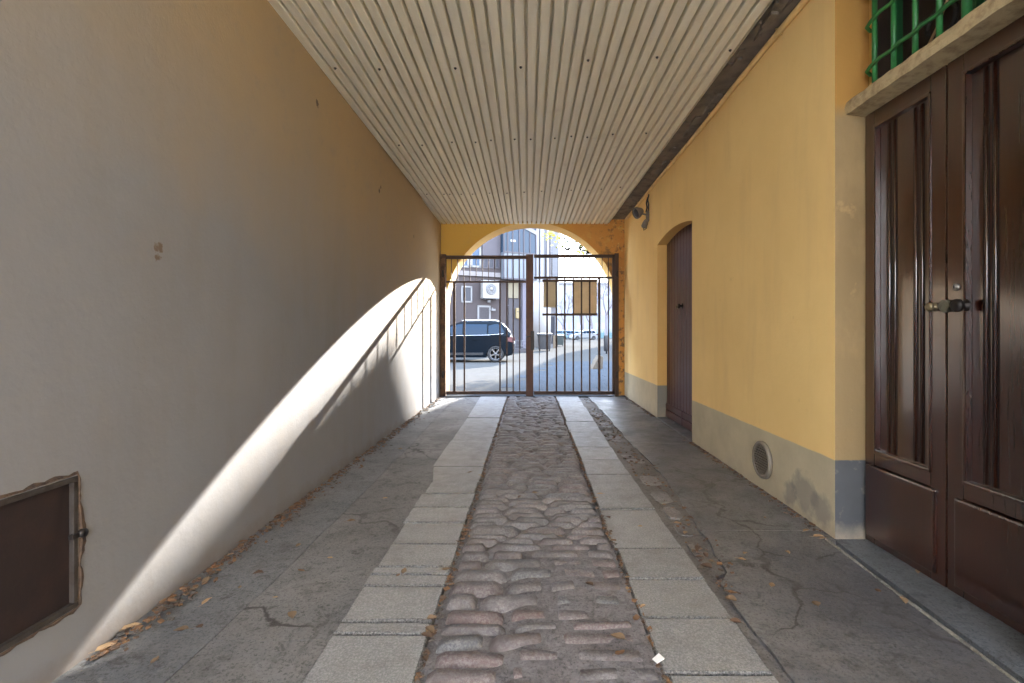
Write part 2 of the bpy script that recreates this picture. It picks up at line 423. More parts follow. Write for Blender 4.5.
sc_me = b.build('screw', M['screw']); sc_me.parent = ceil
scr = [(330, 68), (381, 69), (455, 68), (516, 67), (592, 60), (656, 57),
       (399, 145), (422, 145), (450, 142), (474, 142), (489, 140), (511, 139), (534, 139), (557, 138), (573, 136), (588, 137), (612, 134), (643, 133),
       (426, 194), (443, 194), (449, 194), (460, 194), (471, 194), (488, 193), (504, 193), (526, 192), (543, 191), (561, 190), (572, 190), (589, 190), (601, 189), (619, 187), (735, 50)]
first = True
for px, py in scr:
    y = F * (PZ - H) / (CY - py); x = (px - CX) / F * y
    k = round((x + 1.72 - .029) / pitch); x = -1.72 + k * pitch + .029
    if x > ceil_x1(y) + .02 or x < XL(y): continue
    o = sc_me if first else sc_me.copy()
    if not first: COL.objects.link(o)
    first = False
    o.location = (x, y, PZ)
# dark beam between the sheets and the yellow wall, and an added slab above that stops light leaks
b = MB()
b.prism([(1.50, YR), (XR(YR) + .1, YR), (XR(9.25) + .1, 9.25), (1.52, 9.25)], 3.375, 3.58, 'z')
for k in range(60):
    y = R.uniform(2.2, 9); w = R.uniform(.02, .09); x = R.uniform(1.58, XR(y) - .05)
    b.box(x - w / 3, x + w / 3, y - w, y + w, 3.362 - R.random() * .012, 3.38)
tag(b.build('trim_1', M['beam']), 'dark dirty beam between the ceiling sheets and the yellow wall', 'beam', kind='structure')
b = MB(); b.box(-2.1, 2.4, YR, 9.25, 3.6, 3.8)
tag(b.build('roof', M['roofing']), 'unseen roof slab added above the passage against light leaks', 'roof', kind='structure')
# conduit pipe along the top of the yellow wall
b = MB()
b.tube([(XR(y) - .024, y, 3.318 + .006 * math.sin(y * 2.1)) for y in [2.2 + .25 * i for i in range(28)]], .021, 10)
cp = b.build('conduit_pipe', M['pipe'])
tag(cp, 'thin yellow painted conduit pipe running along the top of the yellow wall', 'pipe')
for y in (3.4, 4.7, 6.0, 7.9):
    b = MB(); b.tube([(XR(y) - .002, y, 3.30), (XR(y) - .046, y, 3.298), (XR(y) - .048, y, 3.34), (XR(y) - .002, y, 3.348)], .004, 6)
    b.build('pipe_clip', M['pipe'], cp)

# ------------------------------------------------------------------ floor
def ground_sheet(name, xa, xb, y0, y1, m, z=0., amp=.006, nx=10, ny=60, label='', extra=None):
    b = MB(); g = []
    for j in range(ny + 1):
        y = y0 + (y1 - y0) * j / ny; a, c = xa(y), xb(y)
        g.append([b.bm.verts.new((a + (c - a) * i / nx, y, z + amp * fbm(a + (c - a) * i / nx, y, 1.7) + (extra(a + (c - a) * i / nx, y) if extra else 0))) for i in range(nx + 1)])
    for j in range(ny):
        for i in range(nx):
            f = b.bm.faces.new((g[j][i], g[j][i + 1], g[j + 1][i + 1], g[j + 1][i])); f.smooth = True
    rim = [e for e in b.bm.edges if e.is_boundary]
    r = bmesh.ops.extrude_edge_only(b.bm, edges=rim)
    for v in r['geom']:
        if isinstance(v, bmesh.types.BMVert): v.co.z = -.1
        elif isinstance(v, bmesh.types.BMFace): v.smooth = False
    for e in rim: e.smooth = False
    o = b.build(name, m)
    return tag(o, label, 'floor', kind='structure')
b = MB(); b.box(-1.95, 2.3, YB - 8, 9.9, -.3, -.045)
tag(b.build('floor', M['earth']), 'earth bed showing in the joints of the passage floor', 'floor', kind='structure')
wob = lambda y, s: .012 * fbm(s, y, 2.3)
jx = lambda y: -1.235 + wob(y, 1) - .02 * max(0, y - 4)
ground_sheet('floor_gutter_strip', lambda y: XL(y) - .02, lambda y: jx(y) - .005, YB, 9.3, M['conc_w'], .0, .01, 6, 90, 'grey concrete strip along the foot of the plaster wall')
tl = lambda y: -.795 + .012 * fbm(7, y, .9) - (.06 if 4.3 < y < 7 else 0)
for y0, y1, lab in ((YB, 1.880, 'nearest worn concrete strip beside the granite wheel track'), (1.884, 5.6, 'middle worn concrete strip beside the granite wheel track'), (5.606, 9.3, 'worn concrete strip beside the granite wheel track next to the gate')):
    ground_sheet('floor_concrete_strip', jx, lambda y: -.74, y0, y1, M['conc_l'], .001, .008, 8, 50, lab)
gr_r = lambda y: 1.0 + (.13 if y > 4 else max(0, (y - 2.4) / 1.6 * .13) if y > 2.4 else -.07) + .022 * fbm(9, y, 1.6) + .018 * fbm(3, y, 6)
for y0, y1, lab in ((YB, 2.928, 'dark smooth concrete slab in front of the double door'), (2.932, 5.25, 'dark smooth concrete slab in front of the vent grille'), (5.256, 9.3, 'smooth concrete slab in front of the small boarded door')):
    ground_sheet('floor_smooth_concrete', gr_r, lambda y: XR(y) + .02 if (y > 2.8) else 1.732 - (2.8 - y) * .05, y0, y1, M['conc_r'], .004, .008, 10, 50, lab)
ground_sheet('floor_rough_joint', lambda y: .86, lambda y: gr_r(y) + .01, YB, 9.3, M['joint'], -.010, .022, 6, 200, 'rough joint of broken paving beside the concrete')

def tint(bm, f, c, lay):
    for l in f.loops: l[lay] = (*c, 1)
def slabs(name, cuts, xa, xb, label):
    b = MB(); lay = b.bm.loops.layers.float_color.new('tint')
    for y0, y1 in zip(cuts, cuts[1:]):
        jl, jr = R.uniform(-.012, .010), R.uniform(-.005, .005)
        a0, a1, c0, c1 = xa(y0) + jl, xa(y1) + jl, xb(y0) + jr, xb(y1) + jr
        g = .008; z = .012 + R.uniform(-.004, .004); base = R.uniform(.185, .245); c = (base * 1.01, base * .995, base * .97)
        pts = []
        def side(p, q, n=5):
            for i in range(n):
                t = i / n; k = .006 * noise.noise(Vector((p[0] * 9 + t * 3, p[1] * 9, t * 5)))
                pts.append((p[0] + (q[0] - p[0]) * t + k, p[1] + (q[1] - p[1]) * t + k))
        skew = R.uniform(-.008, .008)
        A, B_, C_, D_ = (a0 + g, y0 + g), (c0 - g, y0 + g + skew), (c1 - g, y1 - g), (a1 + g, y1 - g)
        side(A, B_); side(B_, C_); side(C_, D_); side(D_, A)
        cxm = sum(p[0] for p in pts) / len(pts); cym = sum(p[1] for p in pts) / len(pts)
        rings = []
        for ins, zz in ((0, -.05), (0, z - .007), (.002, z - .002), (.006, z)):
            rings.append([b.bm.verts.new((p[0] + (ins if p[0] < cxm else -ins), p[1] + (ins if p[1] < cym else -ins), zz + (.004 * (p[1] - cym) if zz > 0 else 0))) for p in pts])
        n = len(pts)
        for P, Q in zip(rings, rings[1:]):
            for i in range(n):
                f = b.bm.faces.new((P[i], P[(i + 1) % n], Q[(i + 1) % n], Q[i])); tint(b.bm, f, tuple(q * .28 for q in c), lay)
        f = b.bm.faces.new(rings[-1]); tint(b.bm, f, c, lay)
    return tag(b.build(name, M['granite']), label, 'floor', kind='structure')
slabs('floor_granite_track', [-.7, -.1, .5, 1.05, 1.45, 1.91, 1.99, 2.27, 2.38, 2.46, 2.73, 3.03, 3.29, 3.57, 3.85, 4.31, 5.35, 6.77, 8.05, 9.05],
      lambda y: -.785 - (.075 if y > 4.2 else 0) - max(0, y - 6.5) * .012, lambda y: -.385, 'granite wheel track beside the plaster wall side of the cobbles')
slabs('floor_granite_track', [-.7, -.1, .5, 1.1, 1.42, 1.69, 2.02, 2.34, 2.67, 3.26, 4.05, 4.53, 5.04, 5.8, 6.5, 7.73, 9.05],
      lambda y: .465 + .006 * y, lambda y: .868 + max(0, y - 4.5) * .018, 'granite wheel track between the cobbles and the smooth concrete')

# cobbles
b = MB(); lay = b.bm.loops.layers.float_color.new('tint')
y = .6
CA, CB = -.375, .462
pal = [(.175, .125, .122), (.155, .12, .12), (.18, .145, .145), (.15, .14, .145), (.185, .125, .12), (.14, .122, .126), (.17, .15, .152), (.19, .15, .148), (.135, .135, .143), (.165, .145, .148)]
def cobble(x0, x1, y0, y1, h, c, nx=6, ny=4):
    g = []; sk = R.uniform(-.012, .012); sd = R.random() * 50
    for j in range(ny + 1):
        row = []
        for i in range(nx + 1):
            u, v = i / nx * 2 - 1, j / ny * 2 - 1
            ru = u * (1 - .05 * v ** 4); rv = v * (1 - .07 * u ** 4)
            px = (x0 + x1) / 2 + ru * (x1 - x0) / 2; py = (y0 + y1) / 2 + rv * (y1 - y0) / 2 + sk * u
            e = max(abs(u), abs(v))
            z = h - .011 * e ** 10 - .003 * (abs(v) ** 3) + .005 * noise.noise(Vector((px * 14, py * 14, sd)))
            if e == 1: z = h - .035
            row.append(b.bm.verts.new((px + .005 * noise.noise(Vector((px * 20, py * 20, sd))), py + .005 * noise.noise(Vector((py * 20, px * 20, sd))), z)))
        g.append(row)
    for j in range(ny):
        for i in range(nx):
            f = b.bm.faces.new((g[j][i], g[j][i + 1], g[j + 1][i + 1], g[j + 1][i])); f.smooth = True
            k = R.uniform(.97, 1.03); tint(b.bm, f, tuple(q * k for q in c), lay)
ri = 0
def shade(c, y):            # the stones nearest the courtyard are redder, those towards the gate greyer
    k = max(0, min(1, (y - 2.0) / 1.2)); g = sum(c) / 3
    return tuple((q + (gq - q) * .65 * k) * (.86 + .12 * k) for q, gq in zip(c, (g * 1.03, g * .98, g)))
while y < 9.0:
    dy = R.uniform(.085, .125) if R.random() < .8 else R.uniform(.055, .08)
    x0, x1 = CA + R.uniform(0, .012), CB + .006 * y - R.uniform(0, .012)
    x = x0
    while x < x1 - .05:
        L = R.uniform(.14, .34)
        if x1 - (x + L) < .09: L = x1 - x
        tl_ = .012 * fbm(x, y, 1.1)
        cobble(x + .0015, x + L - .0015, y + .001 + R.uniform(-.006, .003), y + dy - .001 + R.uniform(-.003, .006), .010 + tl_ + R.uniform(-.005, .005), shade(R.choice(pal), y))
        x += L
    y += dy; ri += 1
tag(b.build('floor_cobbles', M['cobble']), 'band of worn reddish grey cobbles down the middle of the passage', 'floor', kind='structure')
def mortar_z(x, y):
    k = max(0, min(1, (x + .10 + .12 * fbm(x, y, 2)) / .1))
    m = max(0, min(1, (3.0 - y) / .6))
    return (.009 * k - .012 * (1 - k)) * m - .012 * (1 - m) + .005 * fbm(x, y, 6)
ground_sheet('floor_mortar', lambda y: -.392, lambda y: .458 + .006 * y, .4, 9.05, M['mortar'], -.004, .008, 18, 150, 'grey mortar between the cobbles', mortar_z)
# broken paving in the rough joint
b = MB(); lay = b.bm.loops.layers.float_color.new('tint')
y = 2.3
while y < 9.0:
    L = R.uniform(.10, .30); w0 = .905 + max(0, y - 4.5) * .018; w1 = gr_r(y) - .03
    if w1 - w0 > .05:
        cx, cy = (w0 + w1) / 2 + R.uniform(-.01, .01), y + L / 2; n = 9
        ring0, ring1 = [], []
        c = R.choice([(.16, .15, .142), (.15, .135, .125), (.18, .17, .16), (.135, .125, .12)]); z = R.uniform(-.014, .006)
        for i in range(n):
            a = 2 * math.pi * i / n; k = R.uniform(.82, 1.08)
            sx = (w1 - w0) / 2 * math.copysign(abs(math.cos(a)) ** .6, math.cos(a)) * k; sy = L / 2 * 1.02 * math.copysign(abs(math.sin(a)) ** .6, math.sin(a)) * k
            ring0.append(b.bm.verts.new((cx + sx, cy + sy, -.05))); ring1.append(b.bm.verts.new((cx + sx * .92, cy + sy * .92, z)))
        for i in range(n):
            f = b.bm.faces.new((ring0[i], ring0[(i + 1) % n], ring1[(i + 1) % n], ring1[i])); tint(b.bm, f, c, lay)
        f = b.bm.faces.new(ring1); tint(b.bm, f, c, lay)
    y += L + R.uniform(0, .12)
tag(b.build('floor_broken_stones', M['cobble']), 'broken flat stones filling the rough joint', 'floor', kind='structure')
# threshold of the double door
b = MB()
b.prism([(1.772, 2.80), (1.995, 2.80), (1.995, 1.66), (1.715, 1.66)], -.02, .004, 'z')
tag(b.build('trim_2', M['sill']), 'grey stone threshold in front of the brown double door', 'threshold', kind='structure')
b = MB()
for i in range(9):
    y0, y1 = 2.80 - i * .17, 2.80 - (i + 1) * .17
    xa, xb = 1.725 - (2.8 - y0) * .05, 1.725 - (2.8 - y1) * .05
    b.prism([(xa - .004, y0), (xa + .005, y0), (xb + .005, y1 + .002), (xb - .004, y1 + .002)], -.02, .012 + R.uniform(-.003, .003), 'z')
tag(b.build('trim_3', M['kerb']), 'pale narrow edging strip along the stone threshold', 'edging', kind='structure')
b = MB(); b.box(XL(9) - .02, XR(9) + .02, 9.06, 9.8, -.1, .008)
tag(b.build('trim_4', M['pave']), 'stone sill under the iron gate', 'sill', kind='structure')

# ------------------------------------------------------------------ iron gate
gx = lambda px: (px - CX) / (F / YG)
gz = lambda py: H + (CY - py) / (F / YG)
def post(px0, px1, z1, m, label):
    e = empty('gate_post', (gx((px0 + px1) / 2), YG, 0), label=label, cat='gate post')
    w = (gx(px1) - gx(px0)) / 2
    MB().box(-w, w, -.045, .045, 0, z1, bev=.004).build('post', m, e)
    for z in (.35, 2.25):
        MB().tube([(0, -.058, z), (0, -.058, z + .13)], .018, 10).build('hinge', M['lock'], e)
    return e
post(440.6, 446, gz(254.5), M['rust'], 'rusty gate post standing against the plaster wall')
post(614.8, 618.4, gz(253.5), M['gate'], 'dark brown gate post standing beside the yellow wall')
def bar(parent, px, z0, z1, w=.016, d=.016, name='bar', m='gate', y=0):
    MB().box(gx(px) - w / 2, gx(px) + w / 2, y - d / 2, y + d / 2, z0, z1).build(name, M[m], parent)
def rail(parent, px0, px1, py0, py1, name='rail', m='gate', d=.04, y=0):
    MB().box(gx(px0), gx(px1), y - d / 2, y + d / 2, gz(py1), gz(py0), bev=.003).build(name, M[m], parent)
L = empty('gate_leaf', (0, YG, 0), label='brown iron gate leaf next to the plaster wall, with some lower bars missing', cat='gate')
rail(L, 446.3, 526, 255.6, 259, 'top_rail'); rail(L, 446.3, 526, 281, 282.8, 'middle_rail', d=.03); rail(L, 446.3, 526, 391, 394.3, 'bottom_rail')
for i in range(12): bar(L, 451.4 + 6.2 * i, gz(281.5), gz(257), .014, .014)
for px, w in ((454.3, .05), (464.4, .03), (500, .028), (506.9, .026), (513.2, .022), (519.6, .02)): bar(L, px, gz(392), gz(282), w, .016)
st = MB().box(gx(526), gx(533.3), -.03, .05, gz(396), gz(254.6), bev=.004).build('stile', M['gatered'], L)
lk = MB().box(gx(530.6), gx(534.2), -.055, -.025, gz(350), gz(331), bev=.004)
lk.build('lock_case', M['lock'], L)
h = MB(); h.tube([(gx(531.8), -.05, gz(336)), (gx(531.8), -.11, gz(336)), (gx(530), -.112, gz(336)), (gx(526.5), -.105, gz(337))], .008, 8)
h.build('handle', M['lock'], L)
Rg = empty('gate_leaf', (0, YG, 0), label='brown iron gate leaf next to the yellow wall, carrying two tan letter boxes', cat='gate')
rail(Rg, 534, 614.6, 254.6, 257.8, 'top_rail'); rail(Rg, 534, 614.6, 276.6, 278.8, 'middle_rail', d=.03); rail(Rg, 534, 614.6, 391, 394.6, 'bottom_rail')
for i in range(12): bar(Rg, 539.3 + 6.28 * i, gz(277.5), gz(256), .014, .014)
for px, w in ((539.3, .012), (547.1, .034), (556.4, .030), (564.8, .030), (573.3, .028), (581.5, .028), (589.7, .028), (599.2, .046), (608.6, .024)): bar(Rg, px, gz(392), gz(278), w, .016)
rail(Rg, 542.5, 597.5, 279.4, 281.8, 'shelf_rail', d=.05, y=.01); rail(Rg, 542.5, 597.5, 313.4, 315.6, 'shelf_rail', d=.05, y=.01)
rail(Rg, 612.2, 614.6, 254.6, 394.6, 'stile')
def letter_box(px0, px1, py0, py1, m, label):
    x0, x1, z0, z1 = gx(px0), gx(px1), gz(py1), gz(py0)
    e = empty('letter_box', ((x0 + x1) / 2, YG + .118, z0), label=label, cat='letter box', group='letter boxes on the gate')
    w, hh = (x1 - x0) / 2, z1 - z0
    MB().box(-w, w, -.08, .08, 0, hh - .012, bev=.006).build('body', m, e)
    MB().prism([(-.082, hh - .014), (.10, hh - .034), (.10, hh - .026), (-.082, hh - .004)], -w - .004, w + .004, 'x').build('lid', m, e)
    MB().box(-w * .7, w * .7, .079, .085, hh - .10, hh - .075).build('slot', M['gap'], e)
letter_box(543.6, 557.0, 280, 307, M['lbox2'], 'smaller grey tan letter box on the gate, nearer the centre stile')
letter_box(573.6, 597.2, 280, 313.4, M['lbox'], 'wider tan letter box on the gate, nearer the yellow wall')

# ------------------------------------------------------------------ brown double door (door_1)
DX = 1.955
rzR = -math.atan(.0096)
E = empty('door_1', (DX, 2.255, 0), 0, label='tall glossy brown double door under a rough stone lintel', cat='door', kind='structure')
# local: y along wall, x into wall (positive), z up ; leaf spans half = .545
def leaf(sign, name):
    """sign +1: leaf toward the gate, -1: toward the camera"""
    y = lambda t: sign * t
    def bx(mb, x0, x1, t0, t1, z0, z1, bev=0):
        a, c = sorted((y(t0), y(t1))); mb.box(x0, x1, a, c, z0, z1, bev=bev)
    z0, z1 = .008, 2.455
    f = MB()
    bx(f, .0, .045, .004, .088, z0, z1, .004)            # meeting stile
    bx(f, .0, .045, .47, .545, z0, z1, .004)             # hanging stile
    bx(f, .0, .045, .088, .47, 2.365, z1, .004)          # top rail
    bx(f, .0, .045, .088, .47, .455, .535, .004)         # lock rail
    bx(f, .0, .045, .088, .47, z0, .055, .004)
    o = f.build('leaf_frame', M['door'], E)
    p = MB(); gr = MB(); bx(p, .026, .04, .088, .47, .53, 2.37)
    for c in (.19, .37):
        for q in (-.020, .020):
            a = y(c + q); p.tube([(.0255, a, .545), (.0255, a, 2.35)], .0075, 8)
            for w in (-.0125, .0125): gr.box(.0235, .027, a + w - .0022, a + w + .0022, .545, 2.35)
    # bolection moulding round the panel
    for t0, t1 in ((.085, .101), (.457, .473)): bx(p, -.008, .03, t0, t1, .52, 2.375, .006)
    bx(p, -.008, .03, .085, .473, 2.355, 2.375, .006); bx(p, -.008, .03, .085, .473, .52, .54, .006)
    p.build('grooved_panel', M['door'], E); gr.build('panel_grooves', M['gap'], E)
    q = MB(); bx(q, -.016, .04, .052, .525, .045, .45, .010)
    q.build('raised_panel', M['door'], E)
    return o
leaf(1, 'a'); leaf(-1, 'b')
MB().box(.03, .06, -.6, .56, .0, 2.5).build('backing', M['gap'], E)
def dz(py, px): return H + (CY - py) / (px - CX) * DX
def knob(name, t, z, r, depth, m, prof=None):
    mt = Matrix.Translation((0, t, z)) @ Matrix.Rotation(-math.pi / 2, 4, 'Y')
    pr = prof or [(r * 1.0, 0), (r * 1.0, .004), (r * .55, .008), (r * .5, depth * .45), (r, depth * .6), (r * .95, depth * .9), (r * .5, depth)]
    MB().lathe(pr, mt, 16).build(name, m, E)
ty = lambda px: DX * F / (px - CX) - 2.255
knob('round_knob', ty(934.5), dz(307, 934.5), .021, .035, M['brass'])
pl = MB(); k = .036
pl.prism([(ty(947.8) - k, dz(306, 947.8)), (ty(947.8) - k * .3, dz(306, 947.8) + k * .8), (ty(947.8) + k * .3, dz(306, 947.8) + k * .8), (ty(947.8) + k, dz(306, 947.8)), (ty(947.8) + k * .3, dz(306, 947.8) - k * .8), (ty(947.8) - k * .3, dz(306, 947.8) - k * .8)], -.022, .0, 'x', .004)
pl.build('escutcheon', M['bronze'], E)
knob('dark_knob', ty(965), dz(305.5, 965), .03, .05, M['lock'])
knob('lock_cylinder', ty(957), dz(287, 957), .017, .014, M['steel'], [(.017, 0), (.017, .006), (.013, .009), (.009, .009), (.008, .013)])
MB().box(-.016, -.010, ty(957) - .002, ty(957) + .002, dz(287, 957) - .007, dz(287, 957) + .007).build('keyhole', M['gap'], E)
# stone lintel
b = MB(); ny, prof = 24, [(1.846, 2.468), (1.840, 2.505), (1.850, 2.54), (1.93, 2.545), (2.2, 2.545), (2.2, 2.46), (1.95, 2.457)]
rows = []
for j in range(ny + 1):
    yy = WE - .002 + (1.665 - WE) * j / ny
    rows.append([b.bm.verts.new((x + .007 * noise.noise(Vector((x * 30, yy * 12, z * 40))), yy, z + .006 * noise.noise(Vector((z * 30, yy * 14, x * 20))))) for x, z in prof])
n = len(prof)
for A, B_ in zip(rows, rows[1:]):
    for i in range(n): b.bm.faces.new((A[i], A[(i + 1) % n], B_[(i + 1) % n], B_[i]))
b.bm.faces.new(rows[0]); b.bm.faces.new(rows[-1][::-1])
tag(b.build('trim_5', M['lintel']), 'rough sandstone lintel over the brown double door', 'lintel', kind='structure')
# grilled window above
W = empty('window_1', (1.93, 2.25, 2.545), 0, label='small window behind a green iron grille above the stone lintel', cat='window', kind='structure')
for i in range(7):
    yb = 2.69 - .1415 * i - 2.25
    MB().tube([(0, yb, -.004), (0, yb, .62)], .0135 if i != 4 else .019, 8).build('grille_bar', M['green'], W)
for z in (2.69 - 2.545, 2.94 - 2.545, 3.13 - 2.545):
    pts = [(.075, 2.755 - 2.25, z - .012), (.02, 2.752 - 2.25, z - .02), (-.012, 2.735 - 2.25, z - .010), (-.016, 2.70 - 2.25, z)]
    pts += [(-.016 - (.006 if i % 2 else 0), 2.69 - .0707 * i - 2.25, z + (.004 if i % 2 else 0)) for i in range(1, 14)]
    MB().tube(pts, .0105, 8).build('grille_rail', M['green'], W)
fr = MB()
fr.box(.13, .17, .455, .485, 0, .7); fr.box(.13, .17, -.5, -.45, 0, .7); fr.box(.13, .17, -.03, .03, 0, .7); fr.box(.13, .17, -.5, .485, 0, .035)
lin = MB(); lin.box(.055, .33, .486, .494, 0, .7); lin.build('jamb_lining', M['dark'], W); fr.build('window_frame', M['dkgreen'], W)
MB().box(.19, .2, -.5, .49, 0, .7).build('pane', M['dark'], W)
cb = MB(); cb.tube([(.12, .36, .05), (.09, .30, .012), (.07, .20, .05), (.08, .12, .16), (.07, .05, .25), (.09, .0, .42), (.1, -.03, .6)], .007, 6)
cb.build('cable', M['cable'], W)
cl = MB(); cl.tube([(.15, .18 + .085 * math.cos(a), .22 + .085 * math.sin(a)) for a in [2 * math.pi * i / 20 for i in range(21)]], .012, 6)
cl.build('cable_coil', M['black'], W)

# ------------------------------------------------------------------ small arched door (door_2)
E = empty('door_2', (XR(6.07) + .135, 6.07, 0), rzR, label='dark red brown boarded double door in the arched recess of the yellow wall', cat='door', kind='structure')
for sg in (1, -1):
    b = MB(); nb = 6; w = (DY1 - DY0) / 2 + .02
    for i in range(nb):
        t0, t1 = w * i / nb + .004, w * (i + 1) / nb - .004
        a, c = sorted((sg * t0, sg * t1))
        zt_ = lambda t: arcz(6.07 + max(-.74, min(.74, t))) + .02
        b.prism([(a, .03), (c, .03), (c, zt_(c)), (a, zt_(a))], 0, .04, 'x', .006)
    a, c = sorted((sg * .006, sg * w))
    lf = b.build('leaf', M['door2'], E)
    k = MB(); k.box(-.018, .01, a, c, .03, .125, bev=.006); k.box(-.018, .01, a, c, .14, .215, bev=.006); k.build('kick_board', M['door2'], E)
MB().box(.042, .06, -.78, .78, 0, 2.6).build('backing', M['gap'], E)
for t, m, nm in ((.04, M['lock'], 'knob'), (.22, M['brass'], 'lock_plate')):
    mt = Matrix.Translation((0, t + .0, 1.54)) @ Matrix.Rotation(-math.pi / 2, 4, 'Y')
    MB().lathe([(.035, 0), (.035, .006), (.015, .01), (.015, .03), (.03, .036), (.028, .055), (.01, .06)] if nm == 'knob' else [(.03, 0), (.03, .006), (.012, .01), (.012, .02), (.02, .026), (.005, .03)], mt, 14).build(nm, m, E)
b = MB(); b.prism([(XR(5.3) - .01, 5.32), (XR(6.8) - .01, 6.82), (XR(6.8) + .2, 6.82), (XR(5.3) + .2, 5.32)], -.05, .018, 'z')
tag(b.build('trim_6', M['conc_r']), 'worn step under the small boarded door', 'step', kind='structure')

# ------------------------------------------------------------------ vent, hatch, lamp
yv, zv, rv = 3.675, .235, .14
E = empty('vent_grille', (XR(yv), yv, zv), rzR, label='round louvred vent grille low on the yellow wall', cat='vent')
mt = Matrix.Rotation(-math.pi / 2, 4, 'Y')
MB().lathe([(rv, 0), (rv, .022), (rv - .008, .030), (rv - .022, .030), (rv - .028, .024), (rv - .028, .0)], mt, 40).build('rim', M['ventm'], E)
MB().lathe([(rv - .027, .001), (rv - .027, .006)], mt, 32).build('backing', M['ventd'], E)
b = MB()
for i in range(11):
    z = -.096 + .0192 * i; hw = math.sqrt(max(0, (rv - .024) ** 2 - z * z))
    b.prism([(-.026, z - .004), (-.008, z + .003), (-.008, z + .0085), (-.027, z + .0035)], -hw, hw, 'y')
b.build('louvres', M['ventm'], E)

E = empty('access_hatch', (XL(1.48), (hy0 + hy1) / 2, hz0), math.atan(.005), label='rusty metal access hatch set low in the plaster wall', cat='hatch')
hw, hh = (hy1 - hy0) / 2, hz1 - hz0
b = MB()
for y0, y1, z0, z1 in ((-hw, hw, 0, .020), (-hw, hw, hh - .020, hh), (-hw, -hw + .020, .020, hh - .020), (hw - .018, hw, .020, hh - .020)):
    b.box(-.03, .004, y0, y1, z0, z1, bev=.003)
b.build('frame', M['hframe'], E)
MB().box(-.05, -.012, -hw, hw, 0, hh).build('plate', M['hatch'], E)
b = MB(); b.disc((-.005, hw + .012, hh * .55), (1, 0, 0), .016, .022, 10); b.box(-.004, .012, hw - .03, hw + .016, hh * .55 - .008, hh * .55 + .008)
b.build('latch', M['lock'], E)
b = MB()          # broken render edge round the hatch
ny_ = 120; per = [(-hw, 0), (hw, 0), (hw, hh), (-hw, hh)]; inn = []; out_ = []; top_ = []
for i in range(ny_):
    q = i / ny_ * 4; k = int(q); t = q - k; p0, p1 = per[k], per[(k + 1) % 4]
    yy, zz = p0[0] + (p1[0] - p0[0]) * t, p0[1] + (p1[1] - p0[1]) * t
    nrm = ((0, -1), (1, 0), (0, 1), (-1, 0))[k]
    e_ = .009 + .022 * abs(noise.noise(Vector((yy * 14, zz * 14, 2)))) + .006 * noise.noise(Vector((yy * 45, zz * 45, 5)))
    if k == 1: e_ += .020 * math.exp(-((zz / hh - .55) / .14) ** 2)
    inn.append(b.bm.verts.new((-.004, yy, zz))); out_.append(b.bm.verts.new((.0025, yy + nrm[0] * e_, zz + nrm[1] * e_))); top_.append(b.bm.verts.new((.006, yy + nrm[0] * e_ * .45, zz + nrm[1] * e_ * .45)))
for i in range(ny_):
    j = (i + 1) % ny_
    b.bm.faces.new((inn[i], inn[j], top_[j], top_[i])); b.bm.faces.new((top_[i], top_[j], out_[j], out_[i]))
b.build('broken_edge', M['brick'], E)

yl, zl = 7.33, 2.99
E = empty('floodlight', (XR(yl), yl, zl), rzR, label='small old floodlight and its cable fixed high on the yellow wall', cat='lamp')
b = MB(); b.box(-.03, 0, -.05, .05, -.10, .06, bev=.006); b.tube([(-.02, 0, .0), (-.09, .01, .02), (-.13, .02, .06)], .014, 8); b.build('bracket', M['lampm'], E)
mt = Matrix.Translation((-.10, .03, .07)) @ Matrix.Rotation(math.radians(-115), 4, 'Y') @ Matrix.Rotation(.3, 4, 'X')
MB().lathe([(.03, -.02), (.05, .0), (.085, .07), (.09, .11), (.08, .115), (.075, .10), (.0, .09)], mt, 18).build('head', M['lampm'], E)
MB().lathe([(.072, .100), (.05, .112), (.0, .118)], mt, 18).build('lens', M['bpane'], E)
mt = Matrix.Translation((-.05, -.01, -.12)) @ Matrix.Rotation(math.radians(200), 4, 'Y')
MB().lathe([(.03, -.04), (.042, 0), (.045, .06), (.03, .08), (.0, .085)], mt, 14).build('sensor', M['lampm'], E)
b = MB()
b.tube([(-.02, -.02, -.12), (-.03, .01, -.2), (-.06, .05, -.22), (-.07, .08, -.15), (-.03, .05, -.05)], .006, 6)
b.tube([(-.008, -.03, .05), (-.012, -.05, .15), (-.02, -.03, .22), (-.01, -.06, .30)], .010, 6)
b.tube([(-.03, .03, .05), (-.02, .01, .12), (-.035, -.01, .18), (-.02, -.04, .26)], .012, 6)
b.build('cable', M['black'], E)

# ------------------------------------------------------------------ fallen leaves
def leaf_mesh(i):
    b = MB(); nx, ny = 6, 4; g = []; rr = random.Random(40 + i)
    curl, bend, wd = rr.uniform(.15, .6), rr.uniform(-.3, .5), rr.uniform(.26, .36)
    for a in range(nx + 1):
        u = a / nx; w = wd * math.sin(math.pi * (u ** .8)) ** .8 + .008; row = []
        for c in range(ny + 1):
            v = c / ny * 2 - 1
            row.append(b.bm.verts.new((u - .5, v * w, .05 + curl * w * v * v + bend * (u - .5) ** 2 + .03 * rr.uniform(-1, 1))))
        g.append(row)
    for a in range(nx):
        for c in range(ny): b.bm.faces.new((g[a][c], g[a][c + 1], g[a + 1][c + 1], g[a + 1][c])).smooth = True
    b.tube([(-.5, 0, .05 + bend * .25), (-.66, .04, .04), (-.8, .02, .05)], .012, 4)
    lo = min(v.co.z for v in b.bm.verts)
    for v in b.bm.verts: v.co.z -= lo
    return b
LM = []
for i in range(8):
    o = leaf_mesh(i).build('dry_leaf', M['leaf%d' % (i % 4)], recalc=False); LM.append(o.data); bpy.data.objects.remove(o)
def floor_z(x, y):
    return .02 if -.86 < x < .95 else .012
